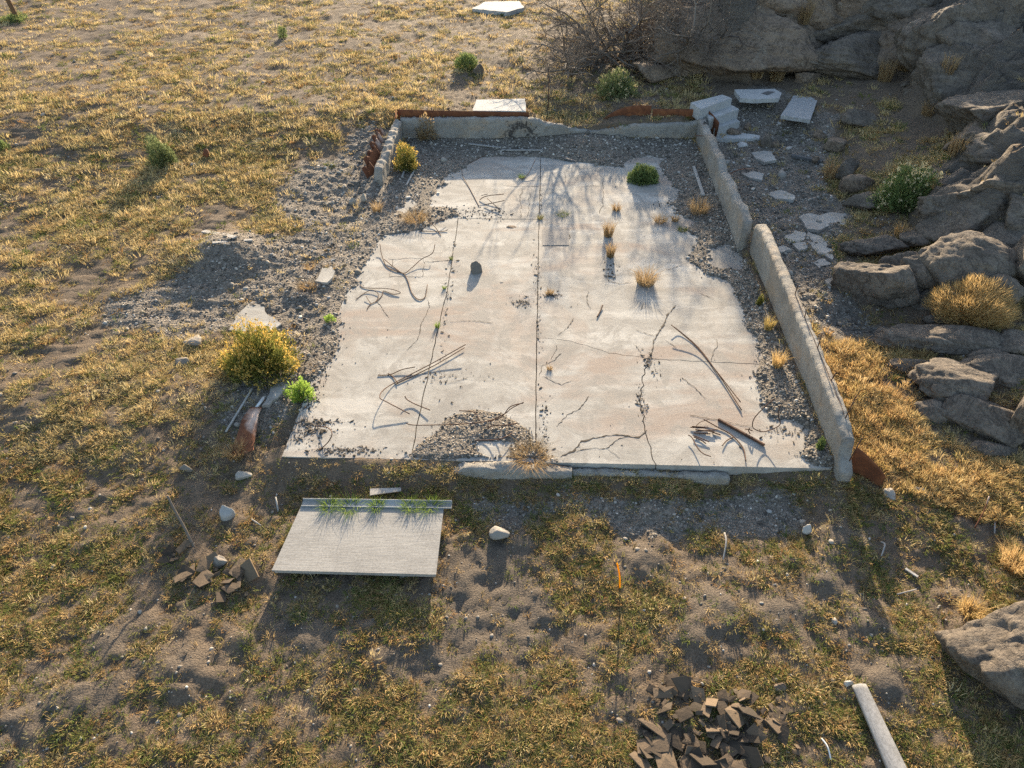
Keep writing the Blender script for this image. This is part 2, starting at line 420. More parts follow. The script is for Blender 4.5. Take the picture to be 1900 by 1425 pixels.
# ------------------------------------------------------------------ mesh helpers
def link(name, me, m, parent=None, loc=None):
    o = bpy.data.objects.new(name, me)
    C.objects.link(o)
    if m is not None and me is not None and len(me.materials) == 0: me.materials.append(M[m] if isinstance(m, str) else m)
    if loc is not None: o.location = loc
    if parent is not None: o.parent = parent
    return o
def tag(o, label=None, cat=None, group=None, kind=None):
    if label: o['label'] = label
    if cat: o['category'] = cat
    if group: o['group'] = group
    if kind: o['kind'] = kind
    return o
def empty(name, loc, rz=0.0):
    o = bpy.data.objects.new(name, None)
    o.location = loc; o.rotation_euler = (0, 0, rz); o.empty_display_size = .2
    C.objects.link(o)
    return o
def np_mesh(name, v, f, smooth=False):
    v = np.asarray(v, np.float32); f = np.asarray(f, np.int32)
    me = bpy.data.meshes.new(name)
    me.vertices.add(len(v)); me.vertices.foreach_set('co', v.ravel())
    k = f.shape[1]
    me.loops.add(f.size); me.loops.foreach_set('vertex_index', f.ravel())
    me.polygons.add(len(f)); me.polygons.foreach_set('loop_start', np.arange(0, f.size, k, dtype=np.int32))
    me.polygons.foreach_set('loop_total', np.full(len(f), k, np.int32))
    if smooth: me.polygons.foreach_set('use_smooth', np.ones(len(f), bool))
    me.update(calc_edges=True)
    return me
def bm_mesh(name, bm, smooth=False):
    bmesh.ops.recalc_face_normals(bm, faces=bm.faces)
    me = bpy.data.meshes.new(name); bm.to_mesh(me); bm.free()
    if smooth:
        for p in me.polygons: p.use_smooth = True
    return me
def smooth_path(pts, n=6):
    """Catmull-Rom through 3-D points"""
    pts = [Vector(p) for p in pts]
    if len(pts) < 3: return pts
    out = []
    for i in range(len(pts) - 1):
        p0 = pts[max(i - 1, 0)]; p1 = pts[i]; p2 = pts[i + 1]; p3 = pts[min(i + 2, len(pts) - 1)]
        for k in range(n):
            t = k / n
            out.append(.5 * ((2 * p1) + (p2 - p0) * t + (2 * p0 - 5 * p1 + 4 * p2 - p3) * t * t + (3 * p1 - p0 - 3 * p2 + p3) * t ** 3))
    out.append(pts[-1])
    return out
def add_tube(V, F, pts, r0, r1=None, sides=6, cap=True):
    """append a tube to lists V (coords) and F (quads as 4-tuples)"""
    r1 = r0 if r1 is None else r1
    n = len(pts); base = len(V); up = Vector((0, 0, 1)); prev = None
    for i, p in enumerate(pts):
        d = (pts[min(i + 1, n - 1)] - pts[max(i - 1, 0)])
        d = d.normalized() if d.length > 1e-9 else Vector((1, 0, 0))
        ref = prev if prev is not None else (up if abs(d.z) < .9 else Vector((1, 0, 0)))
        a = (ref - d * ref.dot(d))
        a = a.normalized() if a.length > 1e-6 else d.orthogonal().normalized()
        b = d.cross(a); prev = a
        r = r0 + (r1 - r0) * i / max(n - 1, 1)
        for k in range(sides):
            an = 2 * math.pi * k / sides
            V.append(p + (a * math.cos(an) + b * math.sin(an)) * r)
    for i in range(n - 1):
        for k in range(sides):
            a0 = base + i * sides + k; a1 = base + i * sides + (k + 1) % sides
            F.append((a0, a1, a1 + sides, a0 + sides))
    if cap and sides in (3, 4, 6):
        for s, rev in ((base, True), (base + (n - 1) * sides, False)):
            idx = [s + k for k in range(sides)]
            if rev: idx.reverse()
            if sides == 4: F.append(tuple(idx))
            elif sides == 6: F.append((idx[0], idx[1], idx[2], idx[3])); F.append((idx[0], idx[3], idx[4], idx[5]))
def tube_obj(name, paths, r, m, label=None, cat=None, group=None, parent=None, sides=6, r1=None):
    V, F = [], []
    for p in paths: add_tube(V, F, p, r, r1, sides)
    o0 = Vector(V[0]) if parent is None else Vector((0, 0, 0))
    me = np_mesh(name, [v - o0 for v in V], F, True)
    o = link(name, me, m, parent, o0)
    return tag(o, label, cat, group)
def box_bm(bm, c, s, rot=None, jit=0.0):
    r = bmesh.ops.create_cube(bm, size=1.0)
    for v in r['verts']:
        v.co = Vector((v.co.x * s[0], v.co.y * s[1], v.co.z * s[2])) + Vector([random.uniform(-jit, jit) for _ in range(3)])
        if rot is not None: v.co = rot @ v.co
        v.co += Vector(c)
    return r['verts']

# ------------------------------------------------------------------ the ground
def axis(a, fine0, fine1, b, segs):
    """coordinate list: fine step in the middle, growing outward"""
    f, mid, far = segs
    xs = list(np.arange(fine0, fine1, f))
    x = fine1; st = f
    while x < b:
        xs.append(x); st = min(st * (1.06 if x < 60 else 1.25), mid if x < fine1 + 26 else far); x += st
    x = fine0 - f; st = f; lo = []
    while x > a:
        lo.append(x); st = min(st * 1.06, mid if x > fine0 - 26 else far); x -= st
    return np.array(lo[::-1] + xs)
gx = axis(-420, -6.5, 9.5, 420, (.062, .17, 30))
gy = axis(-60, 3.2, 25.2, 700, (.062, .17, 40))
GXX, GYY = np.meshgrid(gx, gy)
GZ = zfun(GXX, GYY, True)
nx, ny = len(gx), len(gy)
ii = (np.arange(ny - 1)[:, None] * nx + np.arange(nx - 1)[None, :]).ravel()
gme = np_mesh('ground', np.stack([GXX.ravel(), GYY.ravel(), GZ.ravel()], 1), np.stack([ii, ii + 1, ii + nx + 1, ii + nx], 1), True)
ind = inside_d(GXX, GYY)
def zone(x, y):
    n = .5 * fbm(x * .9, y * .9, 71, 4)
    ind = inside_d(x, y)
    g = np.maximum.reduce([1 - sstep(-.5, .5, sdf(x, y, GRAVEL_L) + n), 1 - sstep(-.5, .5, sdf(x, y, GRAVEL_R) + n),
                           .8 * (1 - sstep(-.3, .3, sdf(x, y, GRAVEL_F) + n)), sstep(-.05, .1, ind)])
    bare = 1 - sstep(-.5, .35, sdf(x, y, BARE_F) + n)
    for mx, my, h, s in MOUNDS_W[:12] + MOUNDS_W[14:]:
        bare = np.maximum(bare, 1.1 * np.exp(-((x - mx) ** 2 + (y - my) ** 2) / (s * s * 1.6)))
    rocky = sstep(.0, .9, hill_d(x, y) + 1.2 * fbm(x * .28, y * .28, 5, 3) + .8 * n)
    return g, np.clip(bare, 0, 1), rocky
zg, zb, zr_ = zone(GXX, GYY)
for nm, arr in (('gravel', zg), ('bare', zb), ('rocky', zr_)):
    at = gme.attributes.new(nm, 'FLOAT', 'POINT')
    at.data.foreach_set('value', arr.astype(np.float32).ravel())
ground = tag(link('ground', gme, 'ground'), kind='structure')
def zmic(x, y):
    """height of the built ground sheet (bilinear in its grid)"""
    x = np.asarray(x, float); y = np.asarray(y, float)
    i = np.clip(np.searchsorted(gx, x) - 1, 0, nx - 2); j = np.clip(np.searchsorted(gy, y) - 1, 0, ny - 2)
    fx = (x - gx[i]) / (gx[i + 1] - gx[i]); fy = (y - gy[j]) / (gy[j + 1] - gy[j])
    return (GZ[j, i] * (1 - fx) + GZ[j, i + 1] * fx) * (1 - fy) + (GZ[j + 1, i] * (1 - fx) + GZ[j + 1, i + 1] * fx) * fy
def PG(px, py):
    p = P(px, py)
    p.z = float(zmic(p.x, p.y))
    return p

# ------------------------------------------------------------------ concrete floor in panels
def jit_line(pts, step=.25, amp=.012, seed=0):
    rd = random.Random(seed); out = []
    for i in range(len(pts) - 1):
        a = Vector(pts[i]).to_2d() if len(pts[i]) > 2 else Vector(pts[i]); b = Vector(pts[i + 1]).to_2d() if len(pts[i + 1]) > 2 else Vector(pts[i + 1])
        n = max(1, int((b - a).length / step)); nrm = Vector((-(b - a).y, (b - a).x)).normalized()
        for k in range(n):
            q = a.lerp(b, k / n)
            if k or i: q = q + nrm * rd.uniform(-amp, amp)
            out.append(q)
    out.append(Vector(pts[-1]))
    return out
def W(pts): return [Vector(G(a, b)) for a, b in pts]
cFL, cFR = Vector((XL(9.24) , 9.24)), Vector((XR(8.94) - .02, 8.94))
cBL, cBR = Vector((XL(YB), YB - .03)), Vector((XR(YB) - .02, YB - .03))
cen = jit_line([Vector((.96, YB - .03))] + W([(1003, 320), (1000, 407)]), amp=.006, seed=1)
cen2 = jit_line(W([(1000, 407), (998, 520), (996, 627)]), amp=.006, seed=2)
cen3 = jit_line(W([(996, 627), (994, 790)]) + [Vector((.42, YF(.42)))], amp=.006, seed=3)
crossL = jit_line([Vector((XL(18.7), 18.78))] + W([(850, 405), (1000, 407)]), amp=.01, seed=4)
leftj = jit_line(W([(850, 405), (830, 540), (812, 612), (796, 690), (776, 775)]) + [Vector((-1.85, YF(-1.85)))], amp=.012, seed=5)
hcr = jit_line(W([(996, 627), (1060, 632), (1130, 655), (1203, 665)]), .16, .03, 6)
hcr2 = jit_line(W([(1203, 665), (1300, 670), (1410, 675)]) + [Vector((XR(12) - .02, 11.95))], .2, .02, 7)
rcr = jit_line(W([(1203, 665), (1194, 700), (1187, 745), (1198, 790), (1205, 830)]) + [Vector((2.62, YF(2.62)))], .12, .035, 8)
def chain(*ls):
    out = []
    for l in ls:
        for p in l:
            if not out or (out[-1] - p).length > 1e-4: out.append(p)
    if (out[0] - out[-1]).length < 1e-4: out.pop()
    return out
crossL_a = [p for p in crossL if p.x <= Vector(G(850, 405)).x + 1e-3]
if (crossL_a[-1] - Vector(G(850, 405))).length > 1e-3: crossL_a.append(Vector(G(850, 405)))
crossL_b = [Vector(G(850, 405))] + [p for p in crossL if p.x > Vector(G(850, 405)).x + 1e-3]
LX0 = Vector((XL(18.7), 18.78)); FLJ = leftj[-1]; FC = cen3[-1]; FR_ = rcr[-1]; RE = hcr2[-1]
PANELS = [chain([cFL, FLJ], leftj[::-1], crossL_a[::-1]),
          chain([FLJ, FC], cen3[::-1], cen2[::-1], crossL_b[::-1], leftj),
          chain([LX0], crossL_a, crossL_b, cen[::-1], [cBL]),
          chain(cen, cen2, hcr, hcr2, [cBR]),
          chain(cen3, [FR_], rcr[::-1], hcr[::-1]),
          chain(rcr, [cFR], hcr2[::-1])]
def inset(poly, d):
    n = len(poly)
    area = sum(poly[i].x * poly[(i + 1) % n].y - poly[(i + 1) % n].x * poly[i].y for i in range(n))
    if area < 0: poly = poly[::-1]
    out = []
    for i in range(n):
        a, b, c = poly[i - 1], poly[i], poly[(i + 1) % n]
        n1 = Vector((-(b - a).y, (b - a).x)).normalized(); n2 = Vector((-(c - b).y, (c - b).x)).normalized()
        m = n1 + n2
        m = m.normalized() * (d / max(.5, m.normalized().dot(n1))) if m.length > 1e-6 else n1 * d
        out.append(b + m)
    return out
def prism(poly, z0, z1, bevel=0.0):
    bm = bmesh.new()
    top = [bm.verts.new((p.x, p.y, z1)) for p in poly]; bot = [bm.verts.new((p.x, p.y, z0)) for p in poly]
    f = bm.faces.new(top); bm.faces.new(bot[::-1])
    n = len(poly)
    for i in range(n): bm.faces.new((top[i], bot[i], bot[(i + 1) % n], top[(i + 1) % n]))
    if bevel:
        bmesh.ops.bevel(bm, geom=[e for e in bm.edges if e.verts[0].co.z == z1 and e.verts[1].co.z == z1], offset=bevel, segments=1, affect='EDGES')
    bmesh.ops.triangulate(bm, faces=[f for f in bm.faces if len(f.verts) > 4])
    return bm
slab = empty('concrete_slab', (.8, 9.1, -.22))
tag(slab, 'large pale cracked concrete floor slab of the ruined building', 'floor slab')
def child(o, par):
    o.parent = par; o.matrix_parent_inverse = Matrix.Translation(-Vector(par.location))
    return o
for i, p in enumerate(PANELS):
    o = link('concrete_panel', bm_mesh('concrete_panel', prism(inset(p, .010), -.22, .0 - .004 * (i % 2))), 'slab')
    child(o, slab)
def ribbon(pts2, w, z=.004, seed=0, m='crack', name='crack', par=slab):
    """dirt that fills a crack: a thin uneven strip lying on the floor"""
    rd = random.Random(seed)
    pts = jit_line(jit_line(pts2, .22, .05, seed), .05, .016, seed + 1)
    V, F = [], []
    n = len(pts)
    for i, p in enumerate(pts):
        d = (pts[min(i + 1, n - 1)] - pts[max(i - 1, 0)]).normalized(); nr = Vector((-d.y, d.x))
        ww = w * rd.choice((.25, .5, .8, 1.0, 1.7)) * rd.uniform(.7, 1.2) * (0.35 if i in (0, n - 1) else 1)
        for s in (-1, 1): V.append((p.x + nr.x * ww * s, p.y + nr.y * ww * s, z))
        V.append((p.x, p.y, z + .003))
    for i in range(n - 1):
        a = i * 3; b = a + 3
        F += [(a, b, b + 2, a + 2), (a + 2, b + 2, b + 1, a + 1)]
    return child(link(name, np_mesh(name, V, F), m), par)
CR = [[(1203, 665), (1215, 632), (1228, 610), (1240, 585), (1253, 566)], [(1180, 1 + 640), (1190, 655)], [(1040, 848), (1060, 836), (1080, 820), (1100, 811), (1150, 808), (1185, 812), (1200, 798)],
      [(1070, 838), (1125, 832), (1150, 815), (1165, 810)], [(1125, 832), (1150, 850)], [(1033, 792), (1055, 772), (1075, 758), (1092, 735)],
      [(1030, 665), (1040, 655), (1010, 680), (1000, 700)], [(1034, 640), (1032, 655), (1022, 668)], [(1034, 622), (1050, 608), (1065, 590)],
      [(1092, 540), (1090, 560), (1096, 574)], [(1300, 545), (1325, 555)], [(1330, 630), (1325, 655), (1320, 670)], [(1265, 700), (1290, 720), (1310, 740)],
      [(720, 480), (788, 480), (785, 512), (722, 514), (728, 482)], [(788, 486), (835, 483)], [(793, 556), (795, 580), (788, 595), (772, 630), (755, 650)],
      [(835, 597), (880, 596), (915, 599)], [(940, 345), (1000, 346)], [(968, 350), (965, 405)], [(983, 358), (978, 404)], [(1003, 346), (1003, 405)],
      [(1120, 335), (1117, 380), (1112, 396)], [(1048, 318), (1050, 338)], [(1006, 425), (1056, 425), (1056, 456), (1006, 456)], [(1080, 347), (1112, 345)],
      [(1330, 815), (1312, 790)], [(1280, 770), (1330, 780), (1395, 792)], [(1010, 700), (1040, 712), (1060, 706)], [(1195, 560), (1188, 575)], [(1120, 510), (1130, 522), (1150, 528), (1170, 524)],
      [(1240, 500), (1265, 492)], [(1180, 612), (1215, 624)], [(1235, 632), (1255, 645)], [(700, 560), (722, 590)], [(868, 1 + 700), (830, 712)]]
for i, l in enumerate(CR): ribbon(W(l), .013 if i in (0, 2) else (.006, .0045, .007)[i % 3], seed=100 + i)
for i, l in enumerate([cen, cen2, cen3, leftj, crossL_b, rcr, hcr, hcr2]):   # soil packed low in the joints
    ribbon(l[::3] + [l[-1]], .016, z=-.022, seed=200 + i, name='joint_fill')
pp = W([(1006, 426), (1055, 426), (1056, 455), (1007, 455)])
child(link('repair_patch', bm_mesh('repair_patch', prism(pp, -.02, .007)), 'slab_dark'), slab)

# ------------------------------------------------------------------ walls
def wall(name, a, b, th, prof, zb, m, label, cat='wall', amp=.006, step=.045, rough_top=.016, seed=0, side=1, nv=9, lean=0.0):
    """broken concrete wall from a to b, thickness to the side, top following prof [(s, z)]"""
    a = Vector(a); b = Vector(b); L = (b - a).length; d = (b - a) / L; nr = Vector((-d.y, d.x)) * side
    n = max(2, int(L / step)); ss = np.linspace(0, L, n + 1)
    pz = np.interp(ss / L, [p[0] for p in prof], [p[1] for p in prof])
    rd = np.random.default_rng(seed)
    V = []; nt = 4
    ring = [(0.0, k / nv) for k in range(nv + 1)] + [(j / nt, 1.0) for j in range(1, nt)] + [(1.0, k / nv) for k in range(nv, -1, -1)]
    m_ = len(ring)
    for i, s in enumerate(ss):
        for (t, h) in ring:
            z = zb + (pz[i] - zb) * h
            q = a + d * float(s) + nr * (th * t)
            nn = mnoise.noise_vector(Vector((q.x * 2.2, q.y * 2.2, z * 2.2 + seed))) * amp + mnoise.noise_vector(Vector((q.x * 7, q.y * 7, z * 7 + seed))) * amp * .6
            if h == 1.0:
                z += rough_top * (mnoise.noise(Vector((q.x * 6, q.y * 6, seed + 3.3))) + .6 * mnoise.noise(Vector((q.x * 17, q.y * 17, seed + 9.1))))
                if t in (0.0, 1.0): z -= .006 + .07 * max(0, mnoise.noise(Vector((q.x * 4, q.y * 4, 4.4 + seed + t)))) + .035 * abs(mnoise.noise(Vector((q.x * 15, q.y * 15, 7.7 + seed + t))))
            V.append(Vector((q.x + nn.x + nr.x * lean * h, q.y + nn.y + nr.y * lean * h, z + nn.z * .5)))
    F = []
    for i in range(n):
        for k in range(m_ - 1):
            p = i * m_ + k
            F.append((p, p + m_, p + m_ + 1, p + 1))
    for base, rev in ((0, False), (n * m_, True)):
        for k in range(m_ // 2):
            q = (base + k, base + k + 1, base + m_ - 2 - k, base + m_ - 1 - k)
            if len(set(q)) == 4: F.append(q[::-1] if rev else q)
    o0 = a.to_3d(); o0.z = zb
    me = np_mesh(name, [v - o0 for v in V], F, False)
    return tag(link(name, me, m, None, o0), label, cat)
RW0 = Vector((XR(9.05), 8.72)); RWmid = Vector((XR(16.55) + .16, 16.62))
w_near = wall('foundation_wall', RW0, RWmid, .235, [(0, .12), (.035, .30), (.045, .62), (.09, .70), (.12, .76), (.3, .84), (.6, .93), (.93, .99), (.985, .94), (1, .80)], -.42, 'wall',
     'long low concrete wall on the right with rebar stubs on its top', side=-1, seed=1)
w_far = wall('foundation_wall', Vector((XR(16.2) - .10, 16.72)), Vector((XR(23.9), 24.25)), .25, [(0, .55), (.012, .86), (.1, .98), (.18, .82), (.32, .90), (.45, .74), (.55, .92), (.66, .82), (.74, .95), (.83, .80), (.9, .84), (1, .80)], -.3, 'wall',
     'jagged broken concrete wall between floor slab and gravel yard, far right', side=-1, seed=2, rough_top=.035, amp=.014)
w_back = wall('foundation_wall', Vector((XL(YB) - .1, YB)), Vector((XR(YB) + .28, YB)), .26, [(0, .80), (.42, .82), (.455, .76), (.47, .66), (.52, .60), (.56, .48), (.6, .42), (.64, .40), (.70, .46), (.72, .54), (.76, .60), (.85, .62), (.95, .66), (1, .80)], -.2, 'scorched',
     'back concrete wall with scorch mark and collapsed dip in its top', side=1, seed=3, rough_top=.03, amp=.010)
w_left = wall('foundation_wall', Vector((XL(20.6) - .12, 20.6)), Vector((XL(24.1) - .05, 24.15)), .26, [(0, .25), (.05, .58), (.2, .60), (.24, .48), (.5, .66), (.8, .74), (1, .80)], -.25, 'wall',
     'short broken concrete wall on the left beside rusty corrugated strips', side=1, seed=4, rough_top=.05, amp=.02)
kx0, kx1 = G(833, 866)[0], G(1062, 868)[0]
w_f1 = wall('front_kerb', Vector((kx0, YF(kx0) - .012)), Vector((kx1, YF(kx1) - .012)), .22, [(0, -.22), (.03, -.08), (.12, .015), (.5, .04), (.85, -.02), (1, -.06)], -.48, 'wall',
     'rounded rough-topped concrete kerb at front beside the gravel heap', cat='kerb', side=-1, seed=5, rough_top=.05, nv=6, amp=.012)
w_f2 = wall('front_kerb', Vector((kx1 + .004, YF(kx1) - .014)), Vector((3.95, YF(3.95) - .014)), .15, [(0, -.09), (.3, -.10), (.7, -.11), (.98, -.12), (1, -.16)], -.48, 'wall',
     'low crumbling concrete kerb along front edge of the slab, right of centre', cat='kerb', side=-1, seed=6, rough_top=.04, nv=6, amp=.010)
# rebar stubs set into the wall top, a groove line with a rod, scorch mark and the painted letter: parts of the walls
def on_wall(s):  # point on the near wall's top
    L = (RWmid - RW0).length; q = RW0.lerp(RWmid, s / L) + Vector((.15, 0))
    return Vector((q.x, q.y, float(np.interp(s / L, [0, .09, .12, .3, .6, .9], [.3, .70, .76, .84, .93, .99]))))
def stubs():
    for s, h, lx, ly in ((.12, .46, .08, .05), (.78, .50, .08, .06), (1.75, .16, .06, .03), (2.7, .34, .02, .05), (3.7, .17, .0, .05), (4.55, .22, .02, .04)):
        b = on_wall(s); b.z -= .06
        V, F = [], []
        add_tube(V, F, [b, b + Vector((lx, ly, h + .06))], .012)
        o = link('rebar_stub', np_mesh('rebar_stub', V, F, True), 'rebar'); child(o, w_near)
    V, F = [], []
    pts = []
    for k in range(60):
        q = on_wall(.85 + k * .062)
        pts.append(Vector((q.x + .003 * math.sin(k * .4), q.y, q.z + .006)))
    add_tube(V, F, pts, .0055)
    child(link('embedded_rod', np_mesh('embedded_rod', V, F, True), 'rebar'), w_near)
stubs()
def glyph_A():
    b = Vector((XR(23.4) + .135, 23.72, .86)); V, F = [], []
    for p, q in (((-.07, -.12), (0, .14)), ((.07, -.12), (0, .14)), ((-.04, -.02), (.04, -.02))):
        add_tube(V, F, [b + Vector((p[0], p[1], 0)), b + Vector((q[0], q[1], 0))], .014, sides=4)
    child(link('letter_a', np_mesh('letter_a', V, F), 'black'), w_far)
glyph_A()

# ------------------------------------------------------------------ rocks
ICO = {}
def ico(sub):
    if sub not in ICO:
        bm = bmesh.new(); bmesh.ops.create_icosphere(bm, subdivisions=sub, radius=1.0)
        bm.verts.ensure_lookup_table()
        ICO[sub] = (np.array([v.co[:] for v in bm.verts]), np.array([[v.index for v in f.verts] for f in bm.faces])); bm.free()
    return ICO[sub]
def n3(p, f, seed, oct=3):
    s = np.zeros(len(p)); a = 1.0
    for k in range(oct):
        q = p * f + seed * 3.17 + k * 11.3
        s += a * (vnoise(q[:, 0] + .7 * q[:, 2], q[:, 1] - .4 * q[:, 2], seed + k) + vnoise(q[:, 1] + .3 * q[:, 0], q[:, 2] + .2 * q[:, 0], seed + k + 50))
        a *= .5; f *= 2.1
    return s
def rock_mesh(name, size, seed, sub=4, facets=11, soft=.012, rough=.10, strata=0.0):
    rd = np.random.default_rng(seed)
    d, f = ico(sub)
    nrm = rd.normal(size=(facets, 3)); nrm /= np.linalg.norm(nrm, axis=1)[:, None]
    off = rd.uniform(.50, .95, facets)
    dots = d @ nrm.T
    r = np.where(dots > .05, off[None, :] / np.maximum(dots, .05), 9.0)
    r = np.concatenate([r, np.full((len(d), 1), 1.22)], 1)
    rr = -soft * np.log(np.sum(np.exp(-r / soft), 1))
    p = d * rr[:, None]
    rr2 = 1 + rough * .8 * n3(p, 1.6, seed, 3) - rough * .55 * np.abs(n3(p, 3.2, seed + 9, 4)) + rough * .2 * n3(p, 14, seed + 13, 3) - rough * .38 * np.clip(.07 - np.abs(n3(p, 1.1, seed + 21, 2)), 0, 1) / .07
    if strata:
        q = p @ np.array([.45, .35, .82]); rr2 += strata * (np.abs(((q * 4.0 + .6 * n3(p, 1.2, seed + 4, 2)) % 1.0) - .5) - .25)
    p = p * rr2[:, None] * np.array(size)[None, :]
    return np_mesh(name, p, f, sub < 4)
def boulder(cx, cy, w, h, label, seed, m='rock', name='boulder', cat='rock', sub=4, group=None, rz=None, deep=.8, strata=.05, rough=.10, facets=11, lift=.30, hmax=9.0):
    a = PITCH - math.atan((712.5 - cy) / FPX)
    mt = metre(cx, min(cy + h * .35, 1420)); b = P(cx, min(cy + h * .42, 1424))
    sx = w / mt; hh = h / mt
    sy = min(deep * sx, .72 * hh / math.sin(a)); sz = max((hh - sy * math.sin(a) * .8) / math.cos(a), .42 * min(sx, sy)); sz = min(sz, hmax)
    me = rock_mesh(name, (sx * .54, sy * .56, sz * .72), seed, sub, facets, rough=rough, strata=strata)
    cy_ = b.y + sy * .42
    o = link(name, me, m, None, (b.x * cy_ / b.y, cy_, zat(b.x * cy_ / b.y, cy_) * .5 + b.z * .5 + sz * lift))
    o.rotation_euler = (0, 0, 0 if rz is None else rz)
    return tag(o, label, cat, group)
BIG = [
 (1620, 459, 82, 36, 'flat tan-topped rock on top of the boulder cluster nearest the broken pavement', 1),
 (1607, 520, 100, 92, 'rounded grey boulder with a lobe, leftmost of the cluster beside the gravel yard', 2),
 (1690, 502, 72, 84, 'cracked grey boulder between the rounded boulder and the broad rock', 3),
 (1757, 500, 128, 104, 'broad rough grey rock just above the golden dry bush', 4),
 (1772, 418, 125, 86, 'long smooth pale boulder above the cluster, left of its vertical crack', 5),
 (1880, 408, 130, 92, 'long pale boulder at right frame edge, right of the vertical crack', 6),
 (1880, 492, 80, 84, 'dark angular rock at right frame edge beside the golden bush', 7),
 (1705, 632, 122, 56, 'flat grey rock below the golden dry bush, left of its twin', 8),
 (1780, 638, 108, 48, 'flat grey rock below the golden dry bush, right of its twin', 9),
 (1765, 712, 130, 80, 'dark sloping rock above the round boulder on the right slope', 10),
 (1848, 692, 116, 50, 'flat dark rock behind the sloping one near right edge', 11),
 (1800, 778, 104, 84, 'round-backed grey boulder low in the right-hand outcrop', 12),
 (1885, 750, 80, 140, 'tall split grey boulder at the right edge of the outcrop', 13),
 (1830, 1215, 265, 185, 'very large lone boulder in the lower right corner', 14),
]
for i, (cx, cy, w, h, lb, sd_) in enumerate(BIG):
    boulder(cx, cy, w * (1.22 if i != 13 else 1), h * (1.18 if i != 13 else 1), lb, 300 + sd_ * 7, sub=5, deep=.85, facets=7 if i != 13 else 10, rough=.15, strata=.03, lift=.2, hmax=1.25)
MID = [
 (1637, 620, 34, 24, 'small pale stone at the edge of the gravel beside the flat grey rocks', 'rock'),
 (1728, 594, 38, 26, 'small dark stone at the left foot of the golden dry bush', 'rock'),
 (1565, 316, 38, 44, 'upright grey boulder at the end of the charred plank', 'rock'),
 (1588, 344, 52, 40, 'brown-grey boulder left of the big green bush', 'rock_warm'),
 (1595, 379, 62, 34, 'flat long boulder below the brown-grey one, left of the green bush', 'rock'),
 (1583, 226, 62, 36, 'smooth grey boulder in the shade right of the pebbled slab', 'rock'),
 (1545, 268, 34, 26, 'round tan stone in the shaded dirt below the smooth boulder', 'rock_warm'),
 (1519, 252, 26, 20, 'brown stone left of the round tan stone in the shade', 'rock_warm'),
 (1423, 266, 21, 23, 'grey cube-like stone at the foot of the steps', 'rock'),
 (1437, 268, 15, 15, 'small round stone right of the stone at the steps', 'rock_warm'),
 (1696, 173, 40, 22, 'grey stone at the foot of the cliff, larger of a pair', 'rock'),
 (1682, 156, 22, 14, 'grey stone at the foot of the cliff, smaller of a pair', 'rock'),
 (1493, 142, 40, 24, 'rounded rock at the foot of the tan cliff slab', 'rock_warm'),
 (1360, 248, 30, 12, 'flat brown stone lying on the lowest concrete step', 'rock_warm'),
 (1384, 238, 16, 16, 'reddish stone right of the lowest step', 'rock_warm'),
 (1216, 143, 92, 34, 'pale flat rock behind the grey-green bush near the bare shrub', 'rock_warm'),
 (1275, 128, 70, 34, 'pale flat rock between the bare shrub and the cliff slab', 'rock_warm'),
 (890, 131, 18, 20, 'grey stone at the foot of the round green bush in the field', 'rock'),
 (1510, 297, 16, 12, 'tan stone beside the charred plank', 'rock_warm'),
 (1579, 312, 16, 26, 'slim pale slab of stone leaning on the upright boulder', 'rock'),
 (1643, 920, 26, 26, 'pale rounded stone right of the rusty plate, nearer of two', 'stone'),
 (1698, 916, 28, 20, 'pale flat stone right of the rusty plate, farther of two', 'stone'),
 (882, 501, 19, 26, 'single rounded grey stone standing on the middle of the floor slab', 'stone'),
 (949, 425, 18, 9, 'flat brown stone on the slab near the cross joint', 'rock_warm'),
 (425, 951, 26, 30, 'white lumpy stone block in the grass left of the plywood sheet', 'white'),
 (455, 884, 24, 20, 'white rock in the grass below the pale rusty strip', 'stone'),
 (348, 870, 24, 18, 'pale rock left of the rusty strip', 'stone'),
 (415, 1043, 24, 22, 'round white stone among the small tile pile', 'stone'),
 (1496, 984, 15, 17, 'square white stone block in the brown grass, front right', 'white'),
 (1570, 1271, 14, 14, 'white stone at the top end of the grey log', 'white'),
 (676, 369, 14, 16, 'pale stone left of the short broken wall, nearer the wall', 'stone'),
 (655, 373, 12, 14, 'pale stone left of the short broken wall, farther from it', 'stone'),
 (1442, 1276, 20, 16, 'grey-brown round stone behind the broken tile pile', 'rock_warm'),
 (338, 672, 26, 22, 'pale lichen-covered rock left of the big golden bush', 'stone'),
 (365, 632, 32, 22, 'low pale rock in the grass up and left of the big golden bush', 'stone'),
]
for i, (cx, cy, w, h, lb, m) in enumerate(MID):
    boulder(cx, cy, w, h, lb, 500 + i * 3, m=m, name='stone' if w < 45 else 'boulder', cat='stone' if w < 45 else 'rock', sub=4, rough=.15, facets=8, lift=.32)
CLIFF = [
 (1372, 82, 190, 118, 'huge sloping tan rock slab beside the bare shrub', 1, 'rock_warm', .5),
 (1330, 40, 120, 66, 'blocky cracked rocks crowning the tan slab', 2, 'rock_warm', .6),
 (1275, 42, 60, 60, 'rounded rock half hidden behind the bare shrub twigs', 8, 'rock_warm', .6),
 (1590, 108, 200, 66, 'grey layered rock outcrop at the foot of the hillside', 3, 'rock', .5),
 (1508, 30, 90, 66, 'brown rock face right of the tan slab, at frame top', 4, 'rock_warm', .6),
 (1620, 32, 180, 80, 'broad brown rock face high on the hillside', 5, 'rock_warm', .6),
 (1840, 318, 190, 165, 'great dark smooth rock slope at right edge behind the green bush', 6, 'rock', .7),
 (1850, 190, 150, 120, 'dark shaded rock face above the great rock slope', 7, 'rock', .7),
 (1770, 50, 150, 110, 'dark olive rock face near the top right corner', 9, 'rock', .7),
]
